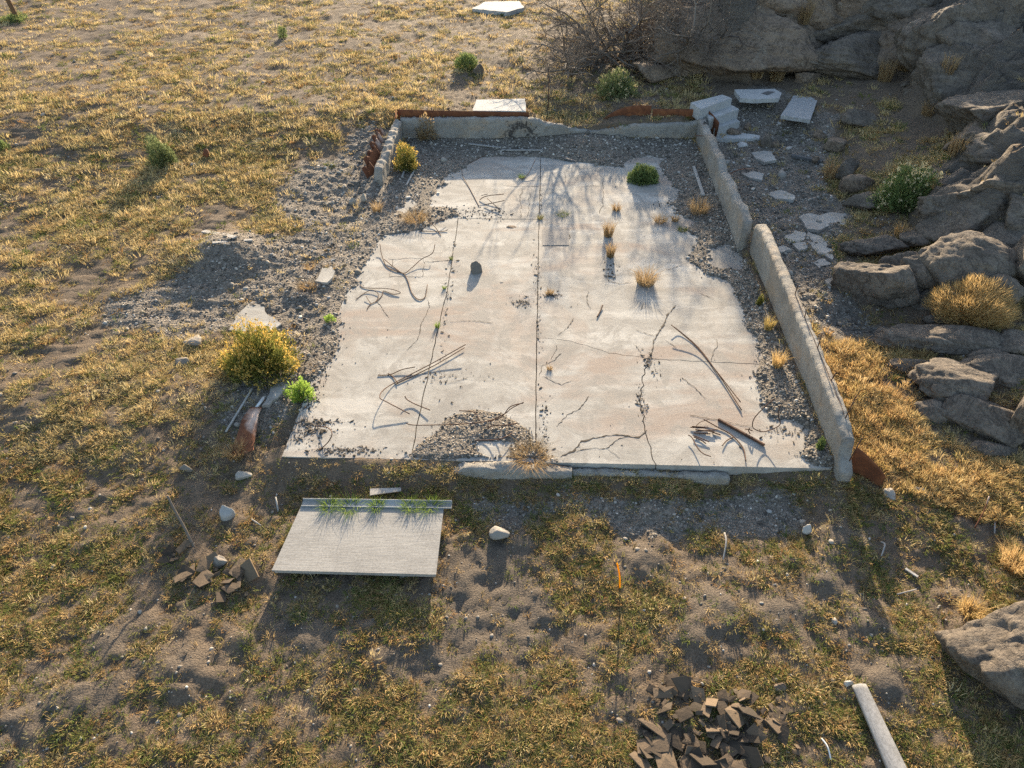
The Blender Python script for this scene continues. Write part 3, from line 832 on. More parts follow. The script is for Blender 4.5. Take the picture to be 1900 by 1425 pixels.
for cx, cy, w, h, lb, sd_, m, dp in CLIFF:
    boulder(cx, cy, w * 1.35, h * 1.35, lb, 800 + sd_ * 5, m=m, name='rock_face', sub=6, deep=dp, strata=.035, rough=.15, facets=8, lift=.12, hmax=1.1 if sd_ in (6, 7) else 2.4)

rd_ = random.Random(77)
HL = ['craggy rock face just right of the layered outcrop', 'craggy rock at frame top above the huge tan slab', 'craggy rock face right above the layered outcrop', 'craggy rock face a little below the top right corner',
      'craggy rock beside the small olive bush', 'craggy rock at right frame edge above the great rock slope', 'craggy rock at the left edge of the great rock slope', 'craggy rock at right frame edge above the long pale boulders',
      'craggy rock filling the top right corner', 'craggy rock at frame top, right of the broad brown face', 'craggy rock right of the large leafy green bush', 'craggy rock between the tan slab and the brown rock face']
WL = ['low rock in front of the rounded boulder, left of the golden bush', 'low rock directly left of the golden dry bush', 'low rock under the long pale boulder at right edge', 'low rock at the left tip of the dark sloping rock',
      'low rock between the flat twin rocks and the sloping rock', 'low rock just below the round-backed boulder', 'low rock left of the round-backed boulder', 'low rock at right edge below the golden bush', 'low rock left of the long pale boulder',
      'low rock behind the rounded grey boulder', 'low rock behind the golden dry bush']
for i, (cx, cy, w, h) in enumerate(((1690, 75, 150, 90), (1420, 20, 120, 60), (1560, 62, 120, 60), (1830, 90, 150, 110), (1760, 140, 110, 80), (1880, 260, 120, 110), (1800, 240, 100, 80), (1870, 360, 110, 70), (1890, 30, 120, 90), (1680, 20, 130, 60), (1770, 380, 90, 50), (1460, 60, 90, 70))):
    boulder(cx, cy, w * 1.3, h * 1.3, HL[i], 1200 + i * 5, m=rd_.choice(('rock', 'rock_warm')), name='rock_face', sub=5, deep=.7, strata=.03, rough=.17, facets=7, lift=.05, hmax=.8 if cy > 180 else 1.9, group='rock faces of the hillside')
for i, (cx, cy, w, h) in enumerate(((1655, 545, 80, 50), (1735, 560, 70, 40), (1850, 455, 120, 60), (1690, 680, 70, 34), (1820, 660, 80, 36), (1840, 835, 70, 40), (1725, 760, 50, 34), (1880, 640, 90, 46), (1700, 440, 60, 30), (1665, 490, 50, 50), (1840, 540, 60, 60))):
    boulder(cx, cy, w * 1.2, h * 1.2, WL[i], 1300 + i * 3, name='boulder', sub=4, deep=.9, strata=.03, rough=.16, facets=6, lift=.1, group='rocks wedged in the outcrop')

# ------------------------------------------------------------------ scatter (uncountable ground cover)
def hidden(name, me, m):
    o = bpy.data.objects.new(name, me)
    if len(me.materials) == 0: me.materials.append(M[m])
    return o
def scatter(name, pts, rot, scl, idx, protos, label, cat, parent=None):
    col = bpy.data.collections.new(name + '_sources')
    for i, p in enumerate(protos):
        p.name = '%s_source_%02d' % (name, i); col.objects.link(p)
    me = bpy.data.meshes.new(name)
    me.vertices.add(len(pts)); me.vertices.foreach_set('co', np.asarray(pts, np.float32).ravel())
    a = me.attributes.new('rot', 'FLOAT_VECTOR', 'POINT'); a.data.foreach_set('vector', np.asarray(rot, np.float32).ravel())
    a = me.attributes.new('scl', 'FLOAT_VECTOR', 'POINT'); a.data.foreach_set('vector', np.asarray(scl, np.float32).ravel())
    a = me.attributes.new('idx', 'INT', 'POINT'); a.data.foreach_set('value', np.asarray(idx, np.int32))
    o = link(name, me, None)
    ng = bpy.data.node_groups.new(name + '_nodes', 'GeometryNodeTree')
    ng.interface.new_socket('Geometry', in_out='INPUT', socket_type='NodeSocketGeometry')
    ng.interface.new_socket('Geometry', in_out='OUTPUT', socket_type='NodeSocketGeometry')
    N = ng.nodes.new; gi = N('NodeGroupInput'); go = N('NodeGroupOutput'); iop = N('GeometryNodeInstanceOnPoints'); ci = N('GeometryNodeCollectionInfo')
    ci.inputs['Collection'].default_value = col; ci.inputs['Separate Children'].default_value = True; ci.inputs['Reset Children'].default_value = True
    iop.inputs['Pick Instance'].default_value = True
    def na(nm, t):
        n = N('GeometryNodeInputNamedAttribute'); n.data_type = t; n.inputs['Name'].default_value = nm
        return n.outputs['Attribute']
    L = ng.links.new
    L(gi.outputs[0], iop.inputs['Points']); L(ci.outputs[0], iop.inputs['Instance'])
    L(na('idx', 'INT'), iop.inputs['Instance Index']); L(na('scl', 'FLOAT_VECTOR'), iop.inputs['Scale'])
    e2r = N('FunctionNodeEulerToRotation'); L(na('rot', 'FLOAT_VECTOR'), e2r.inputs[0]); L(e2r.outputs[0], iop.inputs['Rotation'])
    L(iop.outputs[0], go.inputs[0])
    md = o.modifiers.new('scatter', 'NODES'); md.node_group = ng
    return tag(o, label, cat, kind='stuff')
def tuft_mesh(seed, blades, h, spread, width, lean=.5, curl=True, base=.03):
    rd = random.Random(seed); V, F = [], []
    for k in range(blades):
        an = rd.uniform(0, 2 * math.pi); r0 = base * math.sqrt(rd.random()) * 3
        bx, by = math.cos(an) * r0, math.sin(an) * r0
        an2 = an + rd.uniform(-.8, .8); ln = h * rd.uniform(.45, 1.1); l = lean * rd.random() ** .6
        dx, dy = math.cos(an2) * l * spread / max(h, .01) , math.sin(an2) * l * spread / max(h, .01)
        wa = rd.uniform(0, math.pi); wx, wy = math.cos(wa) * width, math.sin(wa) * width
        i = len(V)
        m = (bx + dx * ln * .45, by + dy * ln * .45, ln * .6); t = (bx + dx * ln * 1.2, by + dy * ln * 1.2, ln * (.82 if curl else 1))
        V += [(bx - wx, by - wy, -.01), (bx + wx, by + wy, -.01), (m[0] + wx * .8, m[1] + wy * .8, m[2]), (m[0] - wx * .8, m[1] - wy * .8, m[2]), (t[0] + wx * .15, t[1] + wy * .15, t[2]), (t[0] - wx * .15, t[1] - wy * .15, t[2])]
        F += [(i, i + 1, i + 2, i + 3), (i + 3, i + 2, i + 4, i + 5)]
    return np_mesh('tuft', V, F)
def in_view(x, y, z, m=.06):
    """keep what the photograph could show, with a margin"""
    dx, dy, dz = x, y, z - CAM_H
    dep = dy * math.cos(PITCH) - dz * math.sin(PITCH)
    u = dx / dep; v = (dy * math.sin(PITCH) + dz * math.cos(PITCH)) / dep
    return (np.abs(u) < .713 + m + .04) & (np.abs(v) < .535 + m)
def candidates(n, far=60.0, seed=0):
    """random ground points, evenly spread over the picture plane (thinner with distance on the ground)"""
    r = np.random.default_rng(seed)
    u = r.uniform(-.80, .80, n); v = r.uniform(-.60, .58, n)
    ry = math.cos(PITCH) + v * math.sin(PITCH); rz = -math.sin(PITCH) + v * math.cos(PITCH)
    t = (0.2 - CAM_H) / rz
    x, y = u * t, ry * t
    for _ in range(3):
        z = zmic(x, y); t = (z - CAM_H) / rz; x, y = u * t, ry * t
    z = zmic(x, y)
    ok = (y < far) & (y > 2.5)
    return x[ok], y[ok], z[ok], r
def rot3(r, n, tilt=.15):
    return np.stack([r.normal(0, tilt, n), r.normal(0, tilt, n), r.uniform(0, 6.283, n)], 1)
AMBER = poly_w([(1500, 600), (1600, 640), (1720, 650), (1700, 740), (1740, 800), (1900, 860), (1900, 960), (1700, 900), (1620, 890), (1590, 780), (1530, 690)])
RIGHT_SHADE = poly_w([(1290, 180), (1900, 100), (1900, 420), (1600, 400), (1560, 250), (1400, 190)], .5)
x, y, z, r = candidates(210000, 58, 1)
g, b_, rk = zone(x, y)
ind_ = inside_d(x, y)
patch = .75 * fbm(x * .5, y * .5, 81, 3) + .55 * fbm(x * 1.9, y * 1.9, 91, 3) + .55 * fbm(x * 4.6, y * 4.6, 95, 2)
front = 1 - sstep(8.0, 9.6, y + .12 * (x + 4) * (x < -4))
leftf = sstep(-3.6, -4.6, x + 0 * y)
dens = np.clip(.33 + 1.3 * patch, .04, .88)
dens = np.where(front > .5, np.clip(.30 + 1.05 * (.5 * fbm(x * .6, y * .6, 83, 3) + .7 * fbm(x * 2.6, y * 2.6, 93, 2) + .6 * fbm(x * 5.5, y * 5.5, 97, 2)), .02, .75), dens)
dens *= (1 - .93 * sstep(.45, .8, g + .5 * patch)) * (1 - .95 * b_) * (1 - .97 * rk) * (ind_ < -.05)
amb = 1 - sstep(-.3, .4, sdf(x, y, AMBER))
patch0 = .6 * fbm(x * 1.6, y * 1.6, 191, 3) + .5 * fbm(x * 4.0, y * 4.0, 193, 2) - .08
keep = r.random(len(x)) < dens
keep |= (amb > .5) & (r.random(len(x)) < .40 + 1.6 * patch0) & (rk < .3)
x, y, z, front, amb, patch = [q[keep] for q in (x, y, z, front, amb, patch)]
n = len(x)
dist = np.sqrt(x * x + y * y + 90)
gold_p = [hidden('t', tuft_mesh(s, 26, .085, .10, .0042, .9), 'grass') for s in range(5)]
gold_p += [hidden('t', tuft_mesh(20 + s, 22, .15, .12, .004, .7), 'grass') for s in range(3)]
mix_p = [hidden('t', tuft_mesh(40 + s, 30, .065, .10, .006, 1.0), 'grass_mix') for s in range(5)]
mix_p += [hidden('t', tuft_mesh(50 + s, 20, .10, .10, .0045, .8), 'grass_mix') for s in range(2)]
amb_p = [hidden('t', tuft_mesh(60 + s, 34, .24, .16, .0045, .7), 'grass_amber') for s in range(4)]
is_mix = r.random(n) < np.where(front > .5, .86, .30 + .5 * (patch < -.15))
is_amb = (amb > .5) & (r.random(n) < .6)
idx = np.where(is_amb, 15 + r.integers(0, 4, n), np.where(is_mix, 8 + r.integers(0, 7, n), np.where(r.random(n) < .8, r.integers(0, 5, n), 5 + r.integers(0, 3, n))))
s0 = r.uniform(.45, 1.25, n) * np.clip(dist / 15, .85, 1.75)
s0 = np.where(is_amb, s0 * .9, s0)
scatter('dry_grass', np.stack([x, y, z - .008], 1), rot3(r, n), np.stack([s0 * 1.15, s0 * 1.15, s0 * r.uniform(.45, .95, n)], 1), idx, gold_p + mix_p + amb_p,
        'short dry golden and olive grass covering the ground', 'grass')

# gravel chips: everywhere the fill shows, ragged over the slab edge
def chip(seed, m, flat=.55):
    rd = np.random.default_rng(seed)
    d, f = ico(1); p = d * (1 + rd.uniform(-.28, .28, (len(d), 1))) * np.array([1, rd.uniform(.6, .95), flat])
    return hidden('chip', np_mesh('chip', p, f), m)
x, y, z, r = candidates(230000, 34, 2)
g, b_, rk = zone(x, y)
ind_ = inside_d(x, y); ed = exposed_d(x, y) + .14 * fbm(x * 3.1, y * 3.1, 51, 4, .6)
dens = np.where(ind_ > 0, np.where(ed > 0, .95, .55 * np.exp(ed / .05) + .0012), np.clip(g * .8 - .22, .02, .55))
dens *= (1 - .8 * rk)
keep = r.random(len(x)) < dens
x, y, z, ind_, ed = [q[keep] for q in (x, y, z, ind_, ed)]
n = len(x)
z = np.where((ind_ > 0) & (ed < .06), np.maximum(z, .004), z)
sz = np.exp(r.normal(math.log(.017), .42, n)) * np.clip(np.sqrt(x * x + y * y + 90) / 15, .9, 1.8)
sz = np.where((ind_ > 0) & (ed < -.03), sz * .62, sz)
idx = np.where(r.random(n) < .965, r.integers(0, 5, n), 5 + r.integers(0, 2, n))
scatter('gravel', np.stack([x, y, z + sz * .12], 1), rot3(r, n, .35), np.stack([sz, sz, sz], 1), idx, [chip(s, 'gravel') for s in range(5)] + [chip(9 + s, 'white', .35) for s in range(2)],
        'grey gravel and broken stone chips around the slab edges', 'gravel')
x, y, z, r = candidates(26000, 40, 3)
ind_ = inside_d(x, y); g, b_, rk = zone(x, y)
keep = (r.random(len(x)) < np.where(ind_ > 0, 0, .025 + .22 * np.clip(g, 0, 1))) & (rk < .5)
x, y, z = x[keep], y[keep], z[keep]; n = len(x)
sz = np.exp(r.normal(math.log(.023), .5, n)) * np.clip(np.sqrt(x * x + y * y + 90) / 15, .8, 2)
scatter('loose_stones', np.stack([x, y, z + sz * .1], 1), rot3(r, n, .3), np.stack([sz, sz, sz], 1), r.integers(0, 5, n), [chip(30 + s, 'stone') for s in range(5)],
        'loose pale stones strewn over the ground', 'stones')
x, y, z, r = candidates(60000, 30, 4)
ed = exposed_d(x, y); ind_ = inside_d(x, y)
cl = fbm(x * 1.3, y * 1.3, 121, 3)
keep = (ed < -.04) & (ind_ > .05) & (r.random(len(x)) < .004 + .05 * np.clip(cl - .28, 0, 1) + .10 * np.exp(ed / .16))
x, y = x[keep], y[keep]
for (px, py, sx_, sy_, cnt) in ((588, 716, .08, .35, 70), (575, 745, .10, .2, 60), (585, 785, .28, .06, 130), (575, 800, .25, .05, 90), (640, 836, .35, .06, 150), (560, 815, .2, .08, 40), (968, 562, .12, .12, 60), (1020, 548, .12, .08, 60),
                              (1205, 672, .1, .25, 60), (1190, 745, .05, .3, 40), (1010, 780, .06, .3, 40), (997, 560, .05, 1.4, 70), (830, 560, .06, 1.6, 60), (1450, 800, .2, .1, 50), (1260, 380, .3, .2, 60), (890, 395, .5, .25, 160), (1130, 500, .1, .3, 50), (820, 700, .5, .1, 40)):
    cx_, cy_ = G(px, py); x = np.concatenate([x, r.normal(cx_, sx_, int(cnt * 1.7))]); y = np.concatenate([y, r.normal(cy_, sy_, int(cnt * 1.7))])
n = len(x); sz = np.exp(r.normal(math.log(.0105), .5, n))
scatter('slab_debris', np.stack([x, y, np.full(n, .003) + sz * .2], 1), rot3(r, n, .1), np.stack([sz * r.uniform(.7, 2.2, n), sz, sz * .6], 1), r.integers(0, 4, n), [chip(50 + s, 'debris') for s in range(4)],
        'small dark crumbs and flakes littering the slab', 'debris')

# ------------------------------------------------------------------ rebar lying about (every bar is a thing)
def rod(pts, label, r=.013, name='rebar', m='rebar', cat='rebar', group=None, bend=6):
    """pts: (px, py, height above the floor)"""
    w = []
    for q in pts:
        z = q[2] if len(q) > 2 else 0.0
        w.append(Vector((*G(q[0], q[1], z + r + .003), z + r + .003)))
    return tube_obj(name, [smooth_path(w, bend)], r * .8, m, label, cat, group)
rod([(864, 639, .16), (802, 674, .05), (738, 707, .0), (711, 724, .10), (705, 738, .17), (718, 746, .14), (760, 768, .04)], 'long rebar curling into a hook, left middle of the slab')
rod([(862, 645, .02), (806, 678, .01), (734, 713, .0)], 'straight rebar lying against the hooked one on the slab')
rod([(701, 696), (724, 695), (745, 686, .03), (770, 681, .05)], 'short bent rebar crossing the hooked bar at left')
rod([(720, 693), (730, 700), (738, 711, .02)], 'stubby rebar joining the bent bar to the hooked one')
rod([(751, 735, .10), (756, 742, .05), (771, 750, .02), (798, 761, .05)], 'small bent rebar left of the gravel heap')
rod([(753, 785, .22), (775, 789, .16), (869, 786, .10), (909, 780, .14), (936, 768, .3), (950, 757, .4), (972, 746, .45)], 'long rusty rebar arching across the gravel heap', .012)
rod([(905, 783, .08), (930, 774, .16), (945, 756, .34), (960, 750, .4), (971, 748, .42)], 'rebar rising in a loop at the right end of the gravel heap', .012)
rod([(882, 817, .12), (915, 816, .12), (935, 812, .1), (950, 804, .06)], 'rebar above the clean patch in the gravel heap')
rod([(905, 795, .06), (915, 790, .08), (940, 789, .08), (961, 785, .1)], 'short rusty rebar half buried in gravel heap, right')
rod([(852, 762, .05), (880, 765, .08), (889, 780, .06)], 'short rusty rebar half buried in gravel heap, top')
rod([(705, 453, .12), (708, 472, .03), (717, 494), (732, 502), (749, 508), (757, 522), (763, 541), (772, 553), (781, 556), (789, 550), (793, 528, .03)], 'long S-shaped rebar ending in a hook, upper left slab', .014)
rod([(713, 481, .03), (730, 495), (749, 507), (765, 496, .03), (782, 481, .08), (802, 470, .14), (807, 453, .2)], 'thin V-shaped rebar crossing the S-shaped one')
rod([(668, 528), (676, 534), (708, 535, .02), (728, 537, .05), (743, 543, .03), (730, 546, .0), (712, 540), (709, 548), (700, 558), (687, 565), (681, 574)], 'tangled loop of rebar at the left slab edge', .011)
rod([(661, 555), (676, 544), (690, 538, .03), (700, 543, .02), (702, 551), (697, 560)], 'thin bent wire rod under the tangled loop', .010)
rod([(679, 549, .04), (683, 556, .02), (688, 563)], 'short kinked rod below the tangled loop', .010)
rod([(796, 412, .06), (807, 421, .02), (818, 437)], 'short rebar pointing out of the dry weeds at the cross joint')
rod([(777, 429), (800, 429, .01), (823, 429), (831, 426, .02)], 'rebar lying level along the slab edge below the weeds')
rod([(806, 416, .1), (815, 410, .12), (830, 406, .08)], 'rebar stub lying across the cross joint, left end')
rod([(1245, 603, .10), (1262, 615, .02), (1296, 645), (1330, 690), (1376, 761, .02)], 'very long slender rebar, right half of the slab', .013)
rod([(1247, 604, .16), (1290, 641, .06), (1325, 683, .02), (1374, 746, .05)], 'second slender rebar alongside the very long one')
rod([(1306, 778, .03), (1336, 795), (1356, 806), (1378, 830), (1384, 856, .04)], 'bent dark bar in the front right group, curving down', .014)
rod([(1361, 811), (1349, 817), (1340, 827, .02)], 'short side bar branching off the curved dark bar', .013)
rod([(1292, 790), (1300, 783, .02), (1316, 778, .04)], 'thin rod at the top of the front right bar group', .008)
rod([(1277, 807, .05), (1284, 812, .06), (1293, 829, .06), (1304, 841, .1), (1319, 847, .15)], 'bent bar at the left of the front right group')
rod([(1286, 808, .03), (1300, 813, .03), (1316, 820, .02)], 'short straight bar beside the bent one, upper')
rod([(1287, 811), (1298, 815), (1310, 823)], 'short straight bar beside the bent one, lower')
rod([(1436, 740, .75), (1418, 756, .62), (1401, 774, .42), (1396, 788, .28), (1400, 796, .18), (1416, 801, .12), (1434, 796, .22), (1447, 788, .30), (1446, 778, .4), (1444, 766, .5), (1448, 752, .6)], 'looped springy rebar standing up at right front of slab', .012, bend=8)
rod([(585, 791), (607, 793, .10), (616, 804, .16), (609, 820, .08), (592, 836)], 'hooked rod on the front left corner of the slab', .012)
rod([(902, 287, .1), (870, 304, .05)], 'thin rod over gravel at the back left of the slab', .011)
rod([(857, 315, .08), (859, 328, .02), (870, 347), (889, 383)], 'long curved rod on back left part of slab', .012)
rod([(993, 297, .25), (980, 323, .08), (967, 334)], 'rod sticking up from a weed near the back joint', .012)
rod([(890, 371), (902, 364, .08), (935, 360, .16)], 'upper rod of the small frame heap at the back left', .016)
rod([(899, 380, .02), (936, 372, .16)], 'lower rod of the small frame heap at the back left', .016)
rod([(904, 368, .14), (927, 389, .02)], 'cross rod of the small frame heap at the back left', .013)
rod([(893, 363, .1), (905, 360, .12)], 'stub rod above the small frame heap at the back left', .012)
rod([(1118, 566, .02), (1114, 577), (1108, 588)], 'short thick stick of rusted bar, centre right of slab', .02)
for a, b, k in (((1281, 793), (1313, 794), .01), ((1291, 800), (1331, 797), .03), ((1287, 803), (1318, 805), .0), ((1290, 797), (1326, 801), .035), ((1322, 802), (1337, 807), .0), ((1284, 791), (1309, 793), .03)):
    rod([(*a, k), (*b, k)], 'one of the rusty short bars bundled at the front right of the slab', .014, group='bundle of short bars on slab')
rod([(1383, 796, .05), (1390, 797, .12), (1396, 799, .06)], 'small knot of rusted wire beside the looped rebar', .013)
rod([(1391, 794, .14), (1389, 799, .08), (1392, 805, .02)], 'prong of rusted wire beside the looped rebar', .012)
def bar(a, b, w, h, name, m, label, cat, z=0.0):
    """a straight flat or square bar between two floor points"""
    p = Vector((*G(*a, z), z)); q = Vector((*G(*b, z), z)); d = q - p
    bm = bmesh.new(); vs = box_bm(bm, (0, 0, h / 2 + .004), (d.length, w, h))
    bmesh.ops.bevel(bm, geom=bm.edges[:], offset=min(w, h) * .15, segments=1, affect='EDGES')
    o = link(name, bm_mesh(name, bm), m, None, (p + q) / 2); o.rotation_euler = (0, 0, math.atan2(d.y, d.x))
    return tag(o, label, cat)
bar((1332, 780), (1418, 828), .045, .05, 'steel_bar', 'rebar', 'straight thick steel bar, longest of the front right group', 'steel bar')
# rods by the walls
def rod_w(pts, label, r=.012, name='rebar', m='rebar', cat='rebar', group=None, bend=6):
    return tube_obj(name, [smooth_path([Vector(p) for p in pts], bend)], r, m, label, cat, group)
p = PG(1017, 204)
rod_w([p + Vector((0, 0, -.1)), p + Vector((.0, .05, 1.0)), p + Vector((-.03, .08, 1.35))], 'thin upright rusty rod standing behind the back wall', .018)
q = Vector((XR(23), 23.0, .0))
rod_w([q + Vector((-.25, .25, .62)), q + Vector((.0, 0, .70)), q + Vector((.12, -.25, .82))], 'rod lying over the back right corner of the walls', .014)
q = Vector((XR(20) + .2, 20.0, .72))
rod_w([q, q + Vector((.3, .05, .12)), q + Vector((.7, .05, .14))], 'pale rod sticking out of the jagged wall over the yard', .012, m='rust_pale')

# ------------------------------------------------------------------ sheet metal
def sheet(name, path, h0, h1, th, m, label, wav=0.0, nv=8, cat='metal sheet', seed=0, lean=0.0, zbase=None):
    """bent sheet standing along a plan path of (x, y), from z=h0(s) to z=h1(s)"""
    pts = smooth_path([Vector((a, b, 0)) for a, b in path], 8)
    n = len(pts); V = []; F = []
    for i, p in enumerate(pts):
        d = (pts[min(i + 1, n - 1)] - pts[max(i - 1, 0)]).normalized(); nr = Vector((-d.y, d.x, 0)); s = i / (n - 1)
        za, zb_ = h0(s), h1(s)
        for k in range(nv + 1):
            t = k / nv; w = wav * math.sin(s * 40 + seed) + .02 * mnoise.noise(Vector((p.x * 2, p.y * 2, t * 2 + seed))) + lean * t
            for sg in (0, 1): V.append(p + nr * (w + sg * th) + Vector((0, 0, za + (zb_ - za) * t)))
    m_ = (nv + 1) * 2
    for i in range(n - 1):
        for k in range(nv):
            a = i * m_ + k * 2
            F += [(a, a + m_, a + m_ + 2, a + 2), (a + 1, a + 3, a + m_ + 3, a + m_ + 1)]
        a = i * m_ + nv * 2; F += [(a, a + m_, a + m_ + 1, a + 1)]
        a = i * m_; F += [(a, a + 1, a + m_ + 1, a + m_)]
    for base in (0, (n - 1) * m_):
        for k in range(nv):
            a = base + k * 2; F.append((a, a + 2, a + 3, a + 1))
    o0 = Vector((pts[0].x, pts[0].y, h0(0)))
    return tag(link(name, np_mesh(name, [v - o0 for v in V], F, True), m, None, o0), label, cat)
xb = XL(YB) - .12
sheet('rusty_sheet', [(xb - .1, YB + .34), (xb + 2, YB + .33), (xb + 4.35, YB + .34)], lambda s: .1, lambda s: 1.02 - .1 * s, .006, 'rust', 'long rusty steel sheet behind the left part of the back wall')
sheet('rusty_sheet', [(xb - .14, YB + .33), (xb - .17, YB - .1)], lambda s: .1, lambda s: 1.02 - .25 * s, .006, 'rust', 'rusty steel plate closing the back left wall corner')
sheet('rusty_sheet', [(3.0, YB + .62), (3.5, YB + .75), (4.2, YB + .72), (4.75, YB + .62)], lambda s: .1, lambda s: .42 + .62 * math.sin(min(1, s * 1.25) * 1.57), .006, 'rust', 'curved rusty steel sheet in the eroded bank behind the wall dip')
sheet('rusty_sheet', [(4.8, YB + .50), (5.6, YB + .48), (6.58, YB + .46)], lambda s: .1, lambda s: .98, .006, 'rust', 'rusty steel sheet behind the right part of the back wall')
sheet('rusty_sheet', [(6.66, YB + .44), (6.78, YB + .1), (6.88, YB - .35)], lambda s: 0.0, lambda s: .98 - .16 * s, .006, 'rust', 'rusty steel plate between the wall corner and the concrete steps')
lw = XL(22) - .12
for i, (y0, y1, h, mm) in enumerate(((20.75, 21.3, .50, 'rust'), (21.15, 21.75, .66, 'rust'), (21.7, 22.3, .62, 'rust'), (22.2, 22.7, .70, 'rust_pale'), (22.65, 23.1, .74, 'rust_pale'), (23.05, 23.45, .80, 'rust_pale'))):
    lab = ('nearest leaning strip of rusty sheet by the left wall', 'second rusty strip from the near end of the left wall', 'third rusty strip from the near end of the left wall',
           'pale sunlit bent strip, fourth along the left wall', 'pale sunlit bent strip, fifth along the left wall', 'pale sunlit bent strip nearest the back left corner')[i]
    yy = (y0 + y1) / 2
    zg_ = zat(lw - .4, yy)
    sheet('rusty_strip', [(lw - .42 + .02 * (yy - 20) - .10, y0), (lw - .36 + .02 * (yy - 20), yy), (lw - .40 + .02 * (yy - 20) + .1, y1)], lambda s, z=zg_: z - .12, lambda s, h=h: h + .05 * math.sin(s * 9), .005, mm, lab, lean=.22, seed=i, wav=.015)
pc = PG(1592, 890); zg_ = pc.z
e0 = RW0 + Vector((.34, .35))
sheet('rusty_plate', [(e0.x, e0.y), (e0.x + .22, e0.y - .10), (e0.x + .50, e0.y - .36)], lambda s: -.42, lambda s: .42 - .40 * s ** 1.5, .006, 'rust', 'dark rusty steel plate standing at the near end of the right wall', seed=4)
# pale rusty strip bent over in the grass, left
def strip(pts, wid, m, name, label, cat='metal sheet', th=.008):
    """sheet lying along 3-D points, given a half width vector per point"""
    V, F = [], []; n = len(pts)
    for (p, wv) in pts:
        p = Vector(p); wv = Vector(wv)
        nrm = Vector((0, 0, 1))
        for k in range(5):
            t = k / 4 * 2 - 1
            b = p + wv * t + nrm * (.02 * mnoise.noise(p * 3 + wv * t * 4))
            V += [b, b + nrm * th]
    for i in range(n - 1):
        for k in range(4):
            a = i * 10 + k * 2
            F += [(a, a + 2, a + 12, a + 10), (a + 1, a + 11, a + 13, a + 3)]
        a = i * 10; F += [(a, a + 10, a + 11, a + 1), (a + 8, a + 9, a + 19, a + 18)]
    for b in (0, (n - 1) * 10):
        for k in range(4): F.append((b + 2 * k, b + 2 * k + 1, b + 2 * k + 3, b + 2 * k + 2))
    o0 = Vector(pts[0][0])
    return tag(link(name, np_mesh(name, [Vector(v) - o0 for v in V], F, True), m, None, o0), label, cat)
A = PG(478, 762); B = PG(452, 852)
sp = []
for k in range(11):
    t = k / 10; p = A.lerp(B, t); p.z = float(zmic(p.x, p.y)) + .10 + .10 * math.sin(t * 3.14) + .04 * t
    sp.append((p, Vector((.10 + .13 * t, .03, .10 * (t - .3)))))
strip(sp, .2, 'rust_pale', 'rusty_strip', 'pale rusty metal strip lying in the shaded grass left of the slab')
A = PG(470, 722); B = PG(420, 803)
rod_w([A + Vector((0, 0, .03)), A.lerp(B, .5) + Vector((.02, 0, .06)), B + Vector((0, 0, .03))], 'long thin pale lath in the shade of the golden bush', .022, 'lath', 'wood_pale', 'wood')
A = PG(490, 742); B = PG(476, 764)
rod_w([A + Vector((0, 0, .04)), B + Vector((0, 0, .08))], 'short pale pipe leading to the rusty strip', .03, 'pipe', 'pipe', 'pipe')

# ------------------------------------------------------------------ slabs, steps, pavements outside
def plate(name, poly_px, z, th, m, label, cat, tilt=(0, 0), seed=0, jag=.02, step=.18):
    """flat piece of concrete traced on the ground, given thickness"""
    pts = [Vector(G(a, b, z)) for a, b in poly_px]
    pts = jit_line(pts + [pts[0]], step, jag, seed)[:-1]
    c = sum(pts, Vector((0, 0))) / len(pts)
    bm = prism([p - c for p in pts], -th, 0)
    for v in bm.verts: v.co.z += v.co.x * tilt[0] + v.co.y * tilt[1]
    return tag(link(name, bm_mesh(name, bm), m, None, (c.x, c.y, z)), label, cat)
plate('concrete_slab', [(877, 205), (884, 185), (974, 183), (976, 206)], .96, .30, 'step', 'rectangular concrete slab in the field just behind the back wall', 'slab', jag=.012)
plate('concrete_slab', [(876, 16), (900, 3), (962, 2), (972, 14), (940, 22)], 1.14, .2, 'step', 'pale broken slab far off at the top of the field', 'slab', jag=.05)
plate('concrete_slab', [(1363, 166), (1438, 165), (1450, 172), (1446, 182), (1400, 184), (1374, 182)], 1.02, .14, 'step', 'rounded pale concrete pad behind the steps, in shade', 'slab', jag=.02)
plate('charred_board', [(1413, 173), (1424, 169), (1438, 170), (1424, 176)], 1.035, .012, 'dark_wood', 'black scrap lying on the rounded concrete pad', 'board', jag=.01)
plate('concrete_slab', [(1449, 214), (1473, 177), (1518, 180), (1504, 222)], .80, .12, 'pebbled', 'pebbled concrete square lying in the shade right of the steps', 'slab', jag=.012)
